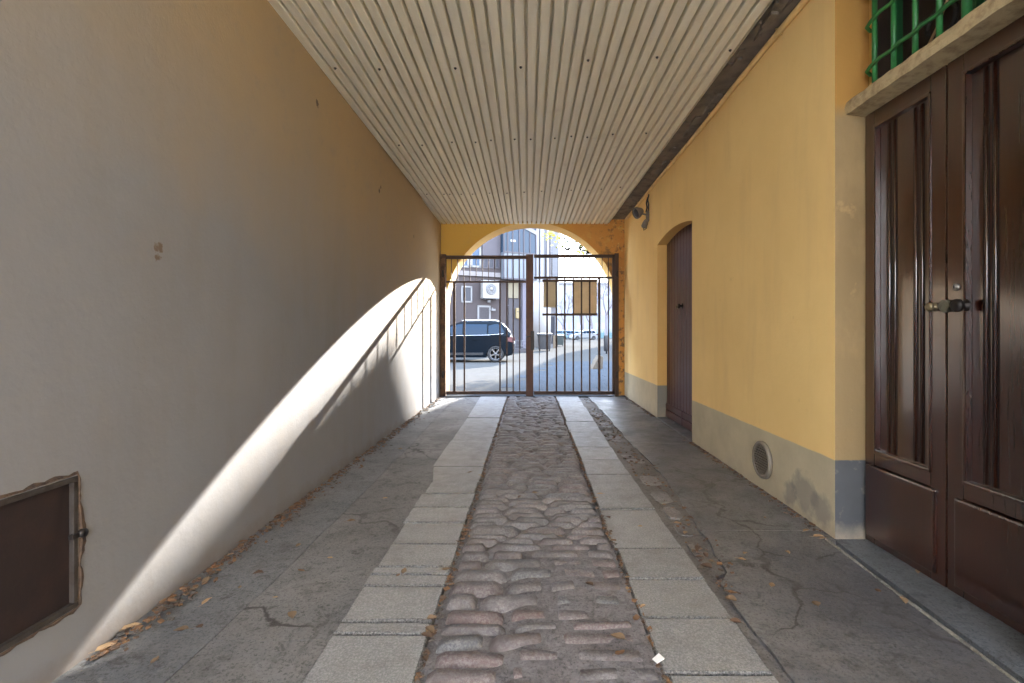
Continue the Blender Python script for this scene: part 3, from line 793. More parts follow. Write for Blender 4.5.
def put_leaf(x, y, size, label, group, k=None, z=None):
    o = bpy.data.objects.new('dry_leaf', LM[R.randrange(8) if k is None else k]); COL.objects.link(o)
    o.location = (x, y, floor_z(x, y) if z is None else z); o.rotation_euler = (R.uniform(-.15, .15), R.uniform(-.15, .15), R.uniform(0, 6.28)); o.scale = (size,) * 3
    return tag(o, label, 'leaf', group)
Lw = 'dry brown leaf drifted against the foot of the plaster wall'; Gw = 'leaves along the foot of the plaster wall'
Lc = 'dry curled leaf lying loose on the concrete beside the plaster wall'; Gc = 'leaves on the concrete by the plaster wall'
Lk = 'dry brown leaf caught among the cobbles'; Gk = 'leaves on the cobbles'
Lj = 'dry leaf caught in the joint between cobbles and a granite track'; Gj = 'leaves in the track joints'
Lr = 'dry brown leaf in the rough joint beside the smooth concrete'; Gr = 'leaves in the rough joint'
Ls = 'dry leaf lying loose on the dark smooth concrete'; Gs = 'leaves on the smooth concrete'
Ly = 'dry leaf lying along the foot of the yellow wall'; Gy = 'leaves along the foot of the yellow wall'
Lt = 'dry leaf lying on the stone threshold of the double door'; Gt = 'leaves on the threshold'
Lg = 'dry leaf lying on a granite slab of the wheel tracks'; Gg = 'leaves on the granite tracks'
for px, py, s in ((181, 633, .055), (258, 576, .05), (199, 630, .04), (292, 618, .05), (301, 573, .04), (351, 523, .06), (298, 548, .045), (207, 604, .05), (230, 557, .04), (370, 444, .06), (240, 590, .03), (155, 664, .04), (385, 500, .04), (330, 560, .03), (400, 450, .05), (275, 600, .025)):
    x, y = ground(px, py); put_leaf(x, y, s, Lc, Gc)
for px, py, s in ((100, 651, .06), (125, 631, .075), (202, 584, .065), (190, 592, .05)):
    x, y = ground(px, py); put_leaf(x + .02, y, s, Lw, Gw, 1 if px < 150 else 0)
for k in range(95):
    y = 2.0 + 6.8 * R.random() ** 1.2; put_leaf(XL(y) + .025 + abs(R.gauss(0, .035)), y, R.uniform(.025, .05), Lw, Gw, R.choice((2, 3, 6, 7, 0)), z=.012 + R.random() * .012)
for px, py, s in ((589, 589, .05), (618, 643, .06), (620, 659, .045), (535, 496, .06), (520, 500, .04), (505, 455, .05), (470, 475, .05), (560, 540, .03)):
    x, y = ground(px, py); put_leaf(x, y, s, Lk, Gk, z=.022)
for k in range(34):
    y = R.uniform(1.7, 8.8); xx = -.38 if R.random() < .5 else .466 + .006 * y
    put_leaf(xx + R.gauss(0, .012), y, R.uniform(.025, .045), Lj, Gj, z=.012)
for px, py, s in ((430, 634, .05), (432, 622, .045), (426, 640, .05), (446, 573, .05), (594, 504, .055), (636, 622, .045), (608, 520, .045), (600, 496, .05)):
    x, y = ground(px, py); put_leaf(x, y, s, Lj, Gj, z=.016)
for px, py, s in ((698, 551, .06), (706, 569, .07), (731, 602, .06), (732, 595, .04), (735, 625, .05), (700, 560, .05), (690, 520, .05), (684, 510, .05)):
    x, y = ground(px, py); put_leaf(x, y, s, Lr, Gr, z=.012)
for k in range(26):
    y = R.uniform(2.4, 8.8); put_leaf(R.uniform(.92 + max(0, y - 4.5) * .018, gr_r(y) - .02), y, R.uniform(.03, .055), Lr, Gr, z=.0)
for px, py, s in ((742, 562, .05), (788, 555, .04), (772, 588, .05), (816, 607, .05), (878, 594, .045), (904, 604, .055), (745, 556, .04), (765, 520, .03)):
    x, y = ground(px, py); put_leaf(x, y, s, Ls, Gs, z=.014)
for px, py, s in ((810, 533, .055), (822, 539, .06), (827, 541, .05)):
    x, y = ground(px, py); put_leaf(x - .02, y, s, Ly, Gy, 1, z=.014)
for k in range(36):
    y = R.uniform(2.9, 8.9)
    if 5.2 < y < 6.9 and R.random() < .3: continue
    put_leaf(XR(y) - .02 - abs(R.gauss(0, .03)), y, R.uniform(.025, .045), Ly, Gy, z=.014)
for px, py, s in ((918, 581, .04), (951, 596, .04)):
    x, y = ground(px, py - 8); put_leaf(x, y, s, Lt, Gt, 1, z=.006)
for px, py, s in ((404, 576, .05), (398, 580, .03), (480, 478, .04), (640, 530, .03)):
    x, y = ground(px, py); put_leaf(x, y, s, Lg, Gg, z=.022)
b = MB(); b.quad((-.02, -.012, .002), (.022, -.01, .004), (.02, .014, .010), (-.018, .012, .003)); b.quad((-.02, -.012, 0), (.022, -.01, 0), (.022, -.01, .004), (-.02, -.012, .002))
o = b.build('paper_scrap', M['paper']); x, y = ground(658, 666); o.location = (x, y, .022); o.rotation_euler.z = .6
tag(o, 'tiny white paper scrap lying on the joint beside the cobbles', 'paper scrap')
for part, cnt, lab in ((0, 900, 'crumbled leaf debris and dirt along the foot of the plaster wall'), (1, 300, 'crumbled leaf debris and dirt along the foot of the yellow wall'), (2, 400, 'crumbled leaf debris lying in the rough joint beside the granite track'), (3, 900, 'crumbled leaf debris in the two joints between cobbles and granite')):
    b = MB()       # crumbs of leaf and dirt: uncountable
    for k in range(cnt):
        z = .010
        if part == 0: y = 1.75 + 7.2 * R.random() ** 1.2; x = XL(y) + abs(R.gauss(0, .05)) + .016
        elif part == 1: y = R.choice([R.uniform(2.9, 5.25), R.uniform(6.9, 9)]); x = XR(y) - abs(R.gauss(0, .03)) - .016
        elif part == 2: y = R.uniform(2.2, 9); x = R.uniform(.9, gr_r(y) + .05); z = .002
        else: y = R.uniform(1.6, 9); x = R.choice([-.38, .463 + .006 * y]) + R.gauss(0, .009); z = .006
        w = R.uniform(.004, .014); mm = Matrix.Translation((x, y, z)) @ Matrix.Rotation(R.random() * 6.3, 4, 'Z') @ Matrix.Rotation(R.uniform(-.5, .5), 4, 'X')
        b.mi = R.randrange(3); b.box(-w, w, -w * .6, w * .6, -.002, .003, mm)
    tag(b.build('leaf_debris', [M['leaf2'], M['leaf3'], M['earth']]), lab, 'debris', kind='stuff')

# ------------------------------------------------------------------ outside: street
b = MB(); b.box(-70, 90, 9.76, 240, -.4, 0.0)
tag(b.build('street', M['street']), 'pale sunlit street beyond the gate', 'street', kind='structure')
b = MB()
for i in range(12):
    for j in range(14):
        x0, y0 = -1.5 + i * .6 + (.3 if j % 2 else 0), 9.9 + j * .75
        if x0 > 4 or x0 < -.75 + .15 * (y0 - 9.9): continue  # slabs stop along the edge of the cast shadow
        b.box(x0 + .003, x0 + .597, y0 + .003, y0 + .747, -.02, .006)
tag(b.build('pavement', M['pave']), 'grey slab pavement just outside the arch', 'pavement', kind='structure')
# facade and side volumes of the house that the arch belongs to
b = MB(); b.box(1.9, 9, 8.9, 9.76, 0, 4.2); b.box(-9, -2.0, 8.9, 9.76, 0, 4.2)
tag(b.build('wall_street', M['apt']), 'street front of the house beside the arch', 'wall', kind='structure')
b = MB(); b.box(-7, 7, -8.6, -8.3, -.1, 7)  # unseen wall added behind the camera as a bounce for fill light
tag(b.build('wall_bounce', M['wall_far']), 'pale unseen wall added to bounce sunlight into the passage', 'wall', kind='structure')
b = MB(); b.box(-7, 7, -8.3, YB, -.3, -.02)
tag(b.build('courtyard_ground', M['kerb']), 'pale courtyard paving', 'ground', kind='structure')

# ------------------------------------------------------------------ car
def car_object(loc, rz, paint, label, name='car', detail=True, group=None, van=False):
    E = empty(name, loc, rz, label=label, cat='car', group=group)
    Lc_, W2 = 4.6, .90
    rw, fw, wr = .72, 3.62, .345
    def arch(cx, r=.40, n=10, zc=.345):
        return [(cx - r * math.cos(math.pi * i / n), max(.24, zc + r * math.sin(math.pi * i / n))) for i in range(n + 1)]
    prof = [(.06, .30), (rw - .40, .24)] + arch(rw) + [(rw + .40, .20), (fw - .40, .20)] + arch(fw) + [(fw + .40, .22), (4.50, .26), (4.58, .42), (4.56, .66), (4.45, .82), (4.05, .95), (3.45, 1.03), (2.2, 1.06), (.9, 1.10), (.16, 1.12), (.02, .98), (-.02, .72), (.0, .45)]
    b = MB()      # x = length from the tail, y = width
    b.prism(prof, -W2, W2, 'y', .05)
    b.build('body', paint, E)
    # cabin: lofted rings (length, half-width) per height
    gh = MB(); secs = []
    for z, x0, x1, w in ((1.04, .06, 3.42, .88), (1.25, .16, 3.08, .82), (1.45, .32, 2.74, .755), (1.60, .46, 2.40, .69), (1.68, .62, 2.15, .62), (1.71, .85, 1.9, .50)):
        secs.append([(x0, -w * .9, z), (x0 + .10, -w, z), (x1 - .25, -w, z), (x1, -w * .75, z), (x1, w * .75, z), (x1 - .25, w, z), (x0 + .10, w, z), (x0, w * .9, z)])
    rings = [[gh.bm.verts.new(p) for p in s_] for s_ in secs]
    for A, B_ in zip(rings, rings[1:]):
        for i in range(8): gh.bm.faces.new((A[i], A[(i + 1) % 8], B_[(i + 1) % 8], B_[i])).smooth = False
    gh.bm.faces.new(rings[-1]); gh.bm.faces.new(rings[0][::-1])
    gh.build('cabin', paint, E)
    def side_pt(x, z, s):
        zs = [1.04, 1.25, 1.45, 1.60]; ws = [.88, .82, .755, .69]
        for i in range(3):
            if z <= zs[i + 1]: k = (z - zs[i]) / (zs[i + 1] - zs[i]); w = ws[i] + (ws[i + 1] - ws[i]) * k; break
        return (x, s * (w + .006), z)
    for s in (1, -1):
        for poly in ([(.34, 1.20), (1.02, 1.13), (1.02, 1.56), (.66, 1.575), (.5, 1.5)], [(1.08, 1.125), (2.02, 1.11), (2.02, 1.565), (1.08, 1.565)], [(2.08, 1.11), (3.05, 1.10), (2.62, 1.43), (2.38, 1.555), (2.08, 1.565)]):
            g = MB(); zc = sorted({z for _, z in poly})
            def cut(zq):   # x extent of polygon at height zq
                xs = []
                for (xa, za), (xb, zb) in zip(poly, poly[1:] + poly[:1]):
                    if (za - zq) * (zb - zq) <= 0 and za != zb: xs.append(xa + (xb - xa) * (zq - za) / (zb - za))
                return min(xs), max(xs)
            zl_, zh_ = zc[0] + .02, zc[-1] - .004; pr = None
            for i in range(7):
                zq = zl_ + (zh_ - zl_) * i / 6; a, c = cut(zq)
                cur = [g.bm.verts.new(side_pt(a, zq, s)), g.bm.verts.new(side_pt(c, zq, s))]
                if pr: g.bm.faces.new((pr[0], pr[1], cur[1], cur[0]))
                pr = cur
            g.build('side_window', M['carglass'], E)
    g = MB(); g.quad((.115, -.68, 1.18), (.115, .68, 1.18), (.40, .60, 1.54), (.40, -.60, 1.54)); g.build('rear_window', M['carglass'], E)
    g = MB(); g.quad((3.36, -.6, 1.10), (3.36, .6, 1.10), (2.56, .5, 1.55), (2.56, -.5, 1.55)); g.build('windscreen', M['carglass'], E)
    for s in (1, -1):
        t = MB(); t.prism([(-.035, .80), (.22, .86), (.30, .98), (.10, 1.05), (-.02, 1.0)], s * (W2 - .17), s * (W2 + .008), 'y'); t.build('tail_light', M['tail'], E)
        t = MB(); t.prism([(4.30, .72), (4.55, .64), (4.55, .72), (4.30, .84)], s * (W2 - .25), s * (W2 + .004), 'y'); t.build('headlight', M['chrome'], E)
        t = MB(); t.tube([(.62, s * .60, 1.70), (.8, s * .60, 1.735), (2.0, s * .58, 1.735), (2.15, s * .56, 1.70)], .018, 8); t.build('roof_rail', M['chrome'], E)
        t = MB(); t.box(2.55, 2.75, s * .90, s * 1.05, 1.08, 1.22, bev=.03); t.build('mirror', paint, E)
        t = MB(); t.tube([(.40, s * .886, 1.17), (1.05, s * .888, 1.115), (3.0, s * .888, 1.085)], .010, 6); t.build('window_trim', M['chrome'], E)
        for x in (1.45, 2.4): MB().box(x, x + .2, s * .90, s * .925, .93, .96).build('door_handle', paint, E)
        t = MB(); t.box(1.22, 3.15, s * .885, s * .912, .30, .40, bev=.008); t.build('sill_trim', M['tyre'], E)
    t = MB(); t.box(-.035, .06, -.26, .26, .74, .85); t.build('number_plate', M['fc_white'], E)
    for x in (rw, fw):
        for s in (1, -1):
            w = empty('wheel', (x, s * .80, wr)); w.parent = E
            mt = Matrix.Rotation(-s * math.pi / 2, 4, 'X')
            MB().lathe([(.22, -.10), (.31, -.11), (.335, -.08), (.345, 0), (.335, .08), (.30, .105), (.235, .10), (.235, .02)], mt, 28).build('tyre', M['tyre'], w)
            r_ = MB(); r_.lathe([(.235, .06), (.235, .098), (.222, .098), (.215, .06)], mt, 28)
            r_.lathe([(.055, .05), (.055, .085), (.03, .095)], mt, 14)
            for k in range(5):
                a = 2 * math.pi * k / 5 + .3
                mm = mt @ Matrix.Rotation(a, 4, 'Z')
                r_.box(.04, .225, -.028, .028, .06, .085, mm); 
            r_.build('rim', M['rim'], w)
    return E
# tail towards +X, nose towards -X
car_object((-.60, 20.55, 0), math.pi, M['carpaint'], 'dark blue suv parked across the street behind the gate')

# ------------------------------------------------------------------ brown-mauve building, facade turned about 27 degrees
ang = math.atan2(.454, .89)
Bd = empty('building', (-.5, 30.5, 0), ang, label='brown mauve building with a blue glazed upper corner behind the parked car', cat='building')
def sp(px): r = (px - CX) / F; return (30.5 * r + .5) / (.89 - .454 * r)
def bz(px, py): return H + (CY - py) / F * (30.5 + .454 * sp(px))
MB().box(-16, .9, 0, 8, 0, 11).build('wall', M['mauve'], Bd)
MB().box(-16, sp(500), -.14, 0, 4.62, 4.9, bev=.02).build('ledge', M['ledge'], Bd)
def window(px0, px1, py0, py1, pane, fm='whitef', t=.09, y=-.05, name='window', slats=0):
    x0, x1 = sp(px0), sp(px1); z1, z0 = bz((px0 + px1) / 2, py0), bz((px0 + px1) / 2, py1)
    w = MB()
    w.box(x0, x0 + t, y, .02, z0, z1); w.box(x1 - t, x1, y, .02, z0, z1); w.box(x0, x1, y, .02, z0, z0 + t); w.box(x0, x1, y, .02, z1 - t, z1)
    f = w.build(name, M[fm], Bd)
    p = MB(); p.box(x0 + t, x1 - t, -.015, .01, z0 + t, z1 - t)
    for i in range(slats):
        zz = z0 + t + (z1 - z0 - 2 * t) * (i + .5) / slats; p.box(x0 + t, x1 - t, -.04, 0, zz - .03, zz + .03)
    p.build('pane' if not slats else 'shutter', M[pane], f)
window(461, 472, 286, 302.5, 'bpane'); window(477.3, 490.5, 305.5, 335, 'shutter', slats=12, t=.11)
for k, a in enumerate((446, 458.5, 470.5)): window(a, a + 10.5, 245, 267.5, 'bglass', t=.12)
for k, a in enumerate((483, 488.6, 494.2)): window(a, a + 5.0, 256.5, 268.5, 'bpane', fm='mauve2', t=.06)
window(446, 478, 226, 240, 'bpane', fm='ledge')
MB().box(sp(482), sp(500), -.10, 0, bz(490, 256), 11).build('panel', M['mauve2'], Bd)
g = MB(); g.box(sp(500.5), sp(533), -.45, .1, bz(515, 280), bz(515, 254)); g.build('glazing', M['blue_pale'], Bd)
g = MB(); g.box(sp(500.5), sp(533), -.45, .1, bz(515, 254), 11); g.build('glazing', M['bglass_d'], Bd)
g = MB()
for px in (500.7, 504.5, 509.5, 516, 520.5, 526.5, 532.5): g.box(sp(px) - .03, sp(px) + .03, -.50, -.44, bz(515, 280), 11)
g.box(sp(500.5), sp(533), -.50, -.44, bz(515, 254.5), bz(515, 253.3)); g.box(sp(500.5), sp(533), -.50, -.44, bz(515, 280.5), bz(515, 279))
g.build('mullions', M['mauve2'], Bd)
MB().prism([(sp(519), bz(526, 230)), (sp(533), bz(526, 236)), (sp(533), bz(526, 232)), (sp(526), bz(526, 229))], -.52, -.44, 'y').build('soffit', M['wgrey'], Bd)
g = MB(); g.box(sp(507.5), sp(512.5), -.47, -.44, bz(510, 243), bz(510, 241)); g.build('lamp_reflection', M['white'], Bd)  # white strip painting the lamp reflections in the glazing
MB().box(sp(500.5), sp(507), -.05, 0, 0, bz(504, 280)).build('pier', M['mauve'], Bd)
g = MB(); g.box(sp(508), sp(512.2), -.06, 0, bz(512, 298), bz(512, 281)); g.box(sp(513.2), sp(518), -.06, 0, bz(512, 298), bz(512, 281)); g.build('blind', M['cream'], Bd)
MB().box(sp(508.5), sp(520.5), -.04, 0, 0, bz(514, 299)).build('door', M['shutter'], Bd)
MB().box(sp(521), sp(525.5), -.25, .1, 0, bz(523, 280)).build('corner_pillar', M['lilac'], Bd)
MB().box(sp(500.5), sp(521), -.03, 0, bz(512, 306), bz(512, 305)).build('string_course', M['lilac'], Bd)
def on_facade(s, z, off=0.):
    return (-.5 + .89 * s + .454 * off, 30.5 + .454 * s - .89 * off, z)
# air conditioner
s0, s1 = sp(480), sp(496.3); z0, z1 = bz(488, 299), bz(488, 281)
A = empty('air_conditioner', on_facade((s0 + s1) / 2, z0, .05), ang, label='white air conditioner unit fixed on the brown facade above the car', cat='air conditioner')
w, hh = (s1 - s0) / 2, z1 - z0
MB().box(-w, w, -.42, -.04, 0, hh, bev=.02).build('casing', M['ac'], A)
mt = Matrix.Translation((0.0, -.42, hh * .52)) @ Matrix.Rotation(math.pi / 2, 4, 'X')
MB().lathe([(.34, 0), (.34, .015), (.30, .02), (.0, .02)], mt, 28).build('fan_opening', M['acd'], A)
g = MB()
for r in (.30, .2): g.tube([(r * math.cos(a), -.45, hh * .52 + r * math.sin(a)) for a in [2 * math.pi * i / 24 for i in range(25)]], .012, 5)
for i in range(8): g.tube([(0, -.45, hh * .52), (.32 * math.cos(i * math.pi / 4), -.45, hh * .52 + .32 * math.sin(i * math.pi / 4))], .010, 5)
g.lathe([(.10, 0.02), (.10, .045), (.0, .05)], mt, 16)
g.build('fan_guard', M['ac'], A)
g = MB(); g.box(-w * .7, -w * .6, -.40, 0, -.05, 0); g.box(w * .6, w * .7, -.40, 0, -.05, 0); g.box(-.1, .1, -.1, 0, -.22, -.05); g.build('bracket', M['acd'], A)
s = sp(516.6); E = empty('intercom_box', on_facade(s, bz(516, 318.5), .05), ang, label='yellow beige box on the brown facade beside the doorway', cat='box')
g = MB(); g.prism([(-.12, .05), (-.07, 0), (.07, 0), (.12, .05), (.12, .60), (.07, .66), (-.07, .66), (-.12, .60)], -.14, 0, 'y', .02); g.build('body', M['yel'], E)
MB().box(-.07, .07, -.155, -.14, .40, .44).build('slot', M['shutter'], E)
s = sp(491.8); E = empty('security_camera', on_facade(s, bz(492, 311), .04), ang, label='small white camera fixed beside the shuttered window', cat='camera')
MB().box(-.12, .12, -.28, -.04, 0, .12, bev=.02).build('housing', M['whitef'], E); MB().box(-.03, .03, -.10, 0, .02, .20).build('bracket', M['whitef'], E)
# railing in front of the corner
E = empty('railing', (-.62, 29.6, 0), ang, label='low grey railing at the foot of the building corner', cat='railing')
x0, x1 = -.55, .62
g = MB(); g.tube([(x0, 0, .72), (x1, 0, .72)], .022, 6); g.tube([(x0, 0, .42), (x1, 0, .42)], .018, 6); g.build('rail', M['rail'], E)
for x in (x0, x0 + .39, x0 + .78, x1): MB().tube([(x, 0, 0), (x, 0, .74)], .025, 6).build('post', M['rail'], E)
MB().box(x0 - .1, x1 + .1, -.1, .35, 0, .26, bev=.02).build('plinth', M['shutter'], E)

# ------------------------------------------------------------------ white tower
T = empty('tower', (0, 0, 0), 0, label='tall white building with vertical fins beyond the brown facade', cat='building')
Y = 40.
tx = lambda px: (px - CX) / F * Y
tz = lambda py: H + (CY - py) / F * Y
MB().box(tx(533), tx(558.7), Y, Y + 7, 3.5, 15).build('wall', M['white'], T)
for a, c, m in ((539.2, 540.4, 'mauve2'), (544, 546.8, 'wgrey'), (549.3, 550.6, 'mauve2')):
    MB().box(tx(a), tx(c), Y - .03, Y + .1, tz(280), 15).build('window_strip', M[m], T)
MB().box(tx(551.5), tx(558.7), Y - .05, Y, tz(278), 15).build('panel', M['wgrey'], T)
for px in (533.6, 541, 547.5): MB().box(tx(px) - .05, tx(px) + .05, Y - .2, Y, tz(282), 15).build('fin', M['white'], T)
MB().lathe([(.95, 0), (.95, tz(283))], Matrix.Translation((tx(540), Y + .6, 0)), 28).build('round_base', M['white'], T)
MB().box(tx(546), tx(557), Y + .4, Y + 6, 0, 3.5).build('ground_floor', M['wgrey'], T)
MB().box(tx(547.5), tx(555), Y + .36, Y + .4, .3, 2.6).build('shop_window', M['bpane'], T)

# ------------------------------------------------------------------ bins and street furniture
def bin_(x, y, w, h, m, label):
    E = empty('waste_container', (x, y, 0), R.uniform(-.1, .1), label=label, cat='bin')
    b = MB(); b.prism([(-w * .42, .12), (w * .42, .12), (w * .5, h * .86), (-w * .5, h * .86)], -.38, .38, 'y', .03); b.build('body', m, E)
    b = MB(); b.prism([(-.42, h * .86), (.42, h * .86), (.40, h * .93), (.15, h), (-.3, h * .97), (-.42, h * .92)], -w * .53, w * .53, 'x', .02); b.build('lid', m, E)
    for sx in (-1, 1):
        for sy in (-.3, .3):
            k = MB(); k.tube([(sx * w * .34 - .03, sy, .08), (sx * w * .34 + .03, sy, .08)], .08, 12); k.build('wheel', M['tyre'], E)
    return E
Yb = 32.2
bin_((544.6 - CX) / F * Yb, Yb, .93, 1.2, M['bin'], 'large dark grey waste container at the kerb in front of the white tower')
bin_((560 - CX) / F * 44, 44, .75, 1.05, M['bin2'], 'dark green waste container farther along the kerb')
x, y = (554.3 - CX) / F * 38, 38.
E = empty('wooden_board', (x, y, 0), .2, label='tan wooden board standing upright between the two waste containers', cat='board')
MB().box(-.10, .10, -.04, .04, .0, .98, bev=.01).build('board', M['tan'], E); MB().box(-.13, .13, -.05, .05, .96, 1.02).build('cap', M['tan'], E)
x, y = ground(595, 369)
E = empty('stone_bollard', (x, y, 0), .3, label='sandy leaning stone block on the shaded pavement', cat='bollard')
g = MB(); g.prism([(-.16, 0), (.22, 0), (.24, .42), (.12, .46), (.0, .30)], -.14, .14, 'y', .02); g.build('block', M['sand'], E)
x = (606.5 - CX) / F * 28
E = empty('litter_bin', (x, 28, 0), 0, label='dark slim litter bin beside the far pavement', cat='bin')
MB().lathe([(.14, .15), (.16, .2), (.17, 1.0), (.15, 1.06), (.0, 1.08)], Matrix(), 18).build('body', M['bin'], E); MB().tube([(0, 0, 0), (0, 0, .3)], .05, 8).build('post', M['bin'], E)
# ------------------------------------------------------------------ far end of the street
def tree(x, y, h, seed, label, m='twig', group=None, leafy=None, spread=1.0, cat='tree'):
    rr = random.Random(seed); E = empty('tree', (x, y, 0), rr.random() * 6, label=label, cat=cat, group=group)
    t = MB(); tips = []
    def grow(p, d, L, r, lev):
        q = p + d * L; mid = p + d * L * .5 + Vector((rr.uniform(-1, 1), rr.uniform(-1, 1), 0)) * L * .06
        t.tube([p, mid, q], [r, r * .85, r * .65], 6 if lev < 2 else 4, cap=False)
        if lev >= 4: tips.append(q); return
        for k in range(3 if lev < 3 else 4):
            a = rr.uniform(0, 6.28); s = rr.uniform(.35, .8) * spread
            nd = (d + Vector((math.cos(a) * s, math.sin(a) * s, rr.uniform(-.1, .35)))).normalized()
            grow(p + d * L * rr.uniform(.55, 1) if k else q, nd, L * rr.uniform(.55, .78), r * .55, lev + 1)
    grow(Vector((0, 0, 0)), Vector((0, 0, 1)), h * .34, h * .022, 0)
    t.build('branches', M[m], E)
    if leafy:
        f = MB()
        for q in tips:
            for k in range(leafy):
                p = q + Vector((rr.gauss(0, .3), rr.gauss(0, .3), rr.gauss(0, .3))); s = rr.uniform(.06, .13)
                mm = Matrix.Translation(p) @ Matrix.Rotation(rr.random() * 6, 4, 'Z') @ Matrix.Rotation(rr.random() * 3, 4, 'X')
                f.quad(*[mm @ Vector(c) for c in ((-s, 0, 0), (0, -s * .6, 0), (s, 0, 0), (0, s * .6, .02))])
        f.build('foliage', M['oleaf'], E)
    return E
for i, (px, Y, hpx) in enumerate(((564, 96, 58), (581, 104, 66), (591, 88, 68), (606, 100, 76), (626, 78, 82), (583, 122, 66))):
    tree((px - CX) / F * Y, Y, hpx / F * Y, 100 + i, 'pale bare tree in the hazy row at the far end of the street', group='bare trees at the end of the street')
H2 = empty('building', (0, 0, 0), 0, label='hazy blue grey low building closing the far end of the street', cat='building')
Y = 128.
hx = lambda px: (px - CX) / F * Y
hz = lambda py: H + (CY - py) / F * Y
MB().box(hx(548), hx(650), Y, Y + 10, 0, hz(284)).build('wall', M['farhouse'], H2)
MB().box(hx(547), hx(651), Y - .4, Y + 10.4, hz(284), hz(282.6)).build('roof', M['wgrey'], H2)
for i in range(12):
    for j in range(3):
        x0 = hx(558 + i * 6.2); z0 = 1.2 + j * 3.7
        w = MB(); w.box(x0, x0 + .95, Y - .05, Y, z0 + 1, z0 + 2.7); w.build('window', M['farwin'], H2)
hedge_y = 118.
b = MB(); b.box((548 - CX) / F * hedge_y, (640 - CX) / F * hedge_y, hedge_y, hedge_y + .3, 0, 1.3)
for i in range(40): b.box((548 + i * 2.4 - CX) / F * hedge_y, (548 + i * 2.4 - CX) / F * hedge_y + .12, hedge_y - .1, hedge_y, 0, 1.6)
tag(b.build('garden_wall', M['fc_teal']), 'blue green fence across the far end of the street', 'fence')
far = [(561, 88, 'fc_teal', .5, 'teal car parked far down the street'), (571, 90.5, 'fc_blue', .2, 'blue car parked far down the street behind the bars'), (580, 97, 'fc_white', -.1, 'white car parked far down the street'), (592, 84, 'fc_grey', .2, 'grey car parked farthest towards the shaded side of the street')]
for px, Y, m, rz, lab in far:
    car_object(((px + 4 - CX) / F * Y, Y, 0), math.pi + rz, M[m], lab, group='cars parked far down the street')

# overhanging tree with the last yellow leaves: trunk stands behind the yellow wall
E = empty('tree', (6.4, 25, 0), 0, label='tree with a few yellow leaves hanging into the arch from the yellow wall side', cat='tree')
t = MB(); rr = random.Random(5)
t.tube([(0, 0, 0), (-.05, .05, 2), (-.1, 0, 3.6), (-.3, 0, 4.8)], [.16, .14, .12, .09], 10)
t.tube([(-.3, 0, 4.8), (-1.3, .1, 5.5), (-2.4, 0, 5.9), (-3.4, 0, 6.15)], [.07, .05, .035, .02], 8)
t.tube([(-.1, 0, 3.6), (.5, .2, 5), (1.2, .3, 6.2)], [.08, .05, .02], 8)
anchors = []
for k in range(16):
    x0 = -2.6 - .05 * k; a = Vector((x0, 0, 5.95 + .01 * k)); d = Vector((rr.uniform(-1.9, -.3), rr.uniform(-.6, .6), 0))
    q = a + d; q.z = 5.98 - .33 * (q.x + 4.9) + rr.uniform(-.2, .15); q.x = max(q.x, -5.45); t.tube([a, a + d * .5 + Vector((0, 0, .06)), q], [.012, .008, .004], 4)
    anchors += [a + (q - a) * f for f in (.4, .6, .8, .9, 1.)]
t.build('branches', M['bark_d'], E)
f = MB()
for p in anchors:
    for k in range(3):
        c = p + Vector((rr.gauss(0, .12), rr.gauss(0, .12), rr.gauss(-.08, .14))); s_ = rr.uniform(.06, .12)
        if c.x > -3.2: continue
        f.mi = 0 if (c.x < -4.6 or rr.random() < .25) else 1
        mm = Matrix.Translation(c) @ Matrix.Rotation(rr.random() * 6, 4, 'Z') @ Matrix.Rotation(rr.uniform(.6, 2.4), 4, 'X')
        f.quad(*[mm @ Vector(v) for v in ((-s_, 0, 0), (0, -s_ * .7, 0), (s_, 0, .02), (0, s_ * .7, 0))])
for k in range(38):
    c = Vector((-5.3 + rr.gauss(0, .14), rr.gauss(0, .15), 6.27 + rr.gauss(0, .13))); s_ = rr.uniform(.05, .10); f.mi = 0
    mm = Matrix.Translation(c) @ Matrix.Rotation(rr.random() * 6, 4, 'Z') @ Matrix.Rotation(rr.uniform(.6, 2.4), 4, 'X')
    f.quad(*[mm @ Vector(v) for v in ((-s_, 0, 0), (0, -s_ * .7, 0), (s_, 0, .02), (0, s_ * .7, 0))])
f.build('foliage', [M['yleaf'], M['oleaf']], E)

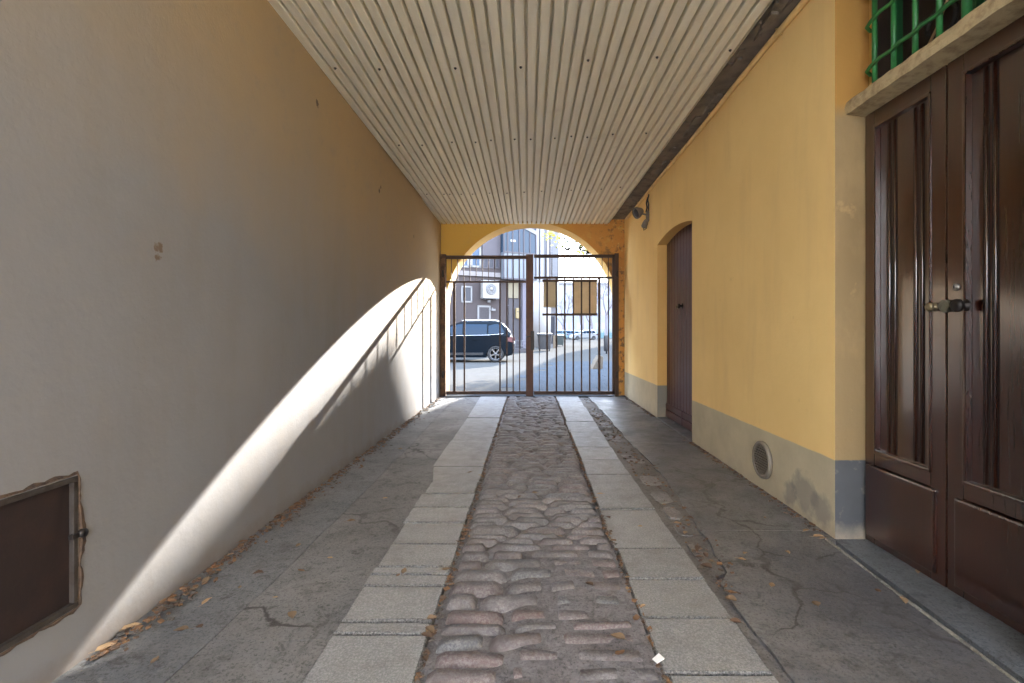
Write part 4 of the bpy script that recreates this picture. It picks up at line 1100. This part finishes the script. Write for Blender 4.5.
# tall block down the street, out of sight behind the yellow wall: it shades the pavement and the passage
Ap = empty('apartment_building', (0, 0, 0), 0, label='tall grey apartment block down the street behind the yellow wall', cat='building')
b = MB(); Y0 = 56.; prof = [(10.3, 0), (10.3, 11.0), (11.64, 15.2), (12.5, 18.0), (13.05, 20.70), (18, 22.80), (34, 23.0), (34, 0)]
A_ = [b.bm.verts.new((x, Y0, z)) for x, z in prof]; B_ = [b.bm.verts.new((x + 12 / 3.4, Y0 + 12, z)) for x, z in prof]; n = len(prof)
b.bm.faces.new(A_); b.bm.faces.new(B_[::-1])
for i in range(n): b.bm.faces.new((A_[i], B_[i], B_[(i + 1) % n], A_[(i + 1) % n]))
b.build('wall', M['apt'], Ap)
for i in range(6):
    for j in range(5):
        MB().box(14.5 + i * 3, 15.8 + i * 3, Y0 - .06, Y0, 1.6 + j * 3.6, 3.4 + j * 3.6).build('window', M['farwin'], Ap)

# ------------------------------------------------------------------ light
w = bpy.data.worlds.new('sky'); S.world = w; w.use_nodes = True; nt = w.node_tree
bg = nt.nodes['Background']; tc = nt.nodes.new('ShaderNodeTexCoord'); sx = nt.nodes.new('ShaderNodeSeparateXYZ'); cr = nt.nodes.new('ShaderNodeValToRGB')
nt.links.new(tc.outputs['Generated'], sx.inputs[0]); nt.links.new(sx.outputs[2], cr.inputs[0]); nt.links.new(cr.outputs[0], bg.inputs[0])
cr.color_ramp.elements[0].position = 0.; cr.color_ramp.elements[0].color = (.94, .97, 1.0, 1)
cr.color_ramp.elements[1].position = .8; cr.color_ramp.elements[1].color = (.50, .68, 1.0, 1)
bg.inputs[1].default_value = 3.3
sl = bpy.data.lights.new('sun', 'SUN'); sl.energy = 14.5; sl.angle = math.radians(.35); sl.color = (1, .95, .87)
so = bpy.data.objects.new('sun', sl); COL.objects.link(so); so.rotation_euler = SUN.to_track_quat('-Z', 'Y').to_euler(); so.location = (5, 20, 12)

# ------------------------------------------------------------------ camera
cam = bpy.data.cameras.new('camera'); co = bpy.data.objects.new('camera', cam); COL.objects.link(co); S.camera = co
co.location = (0, 0, H); co.rotation_euler = (math.pi / 2, 0, 0)
cam.sensor_fit = 'HORIZONTAL'; cam.sensor_width = 36; cam.lens = 36 * F / 1024
cam.shift_x = -(CX - 512) / 1024; cam.shift_y = -(341.5 - CY) / 1024
cam.clip_start = .05; cam.clip_end = 600
vs = S.view_settings; vs.view_transform = 'Standard'; vs.look = 'None'; vs.gamma = 1; vs.use_curve_mapping = False; vs.exposure = 1.78
S.cycles.max_bounces = 10; S.cycles.diffuse_bounces = 8; S.cycles.use_denoising = True
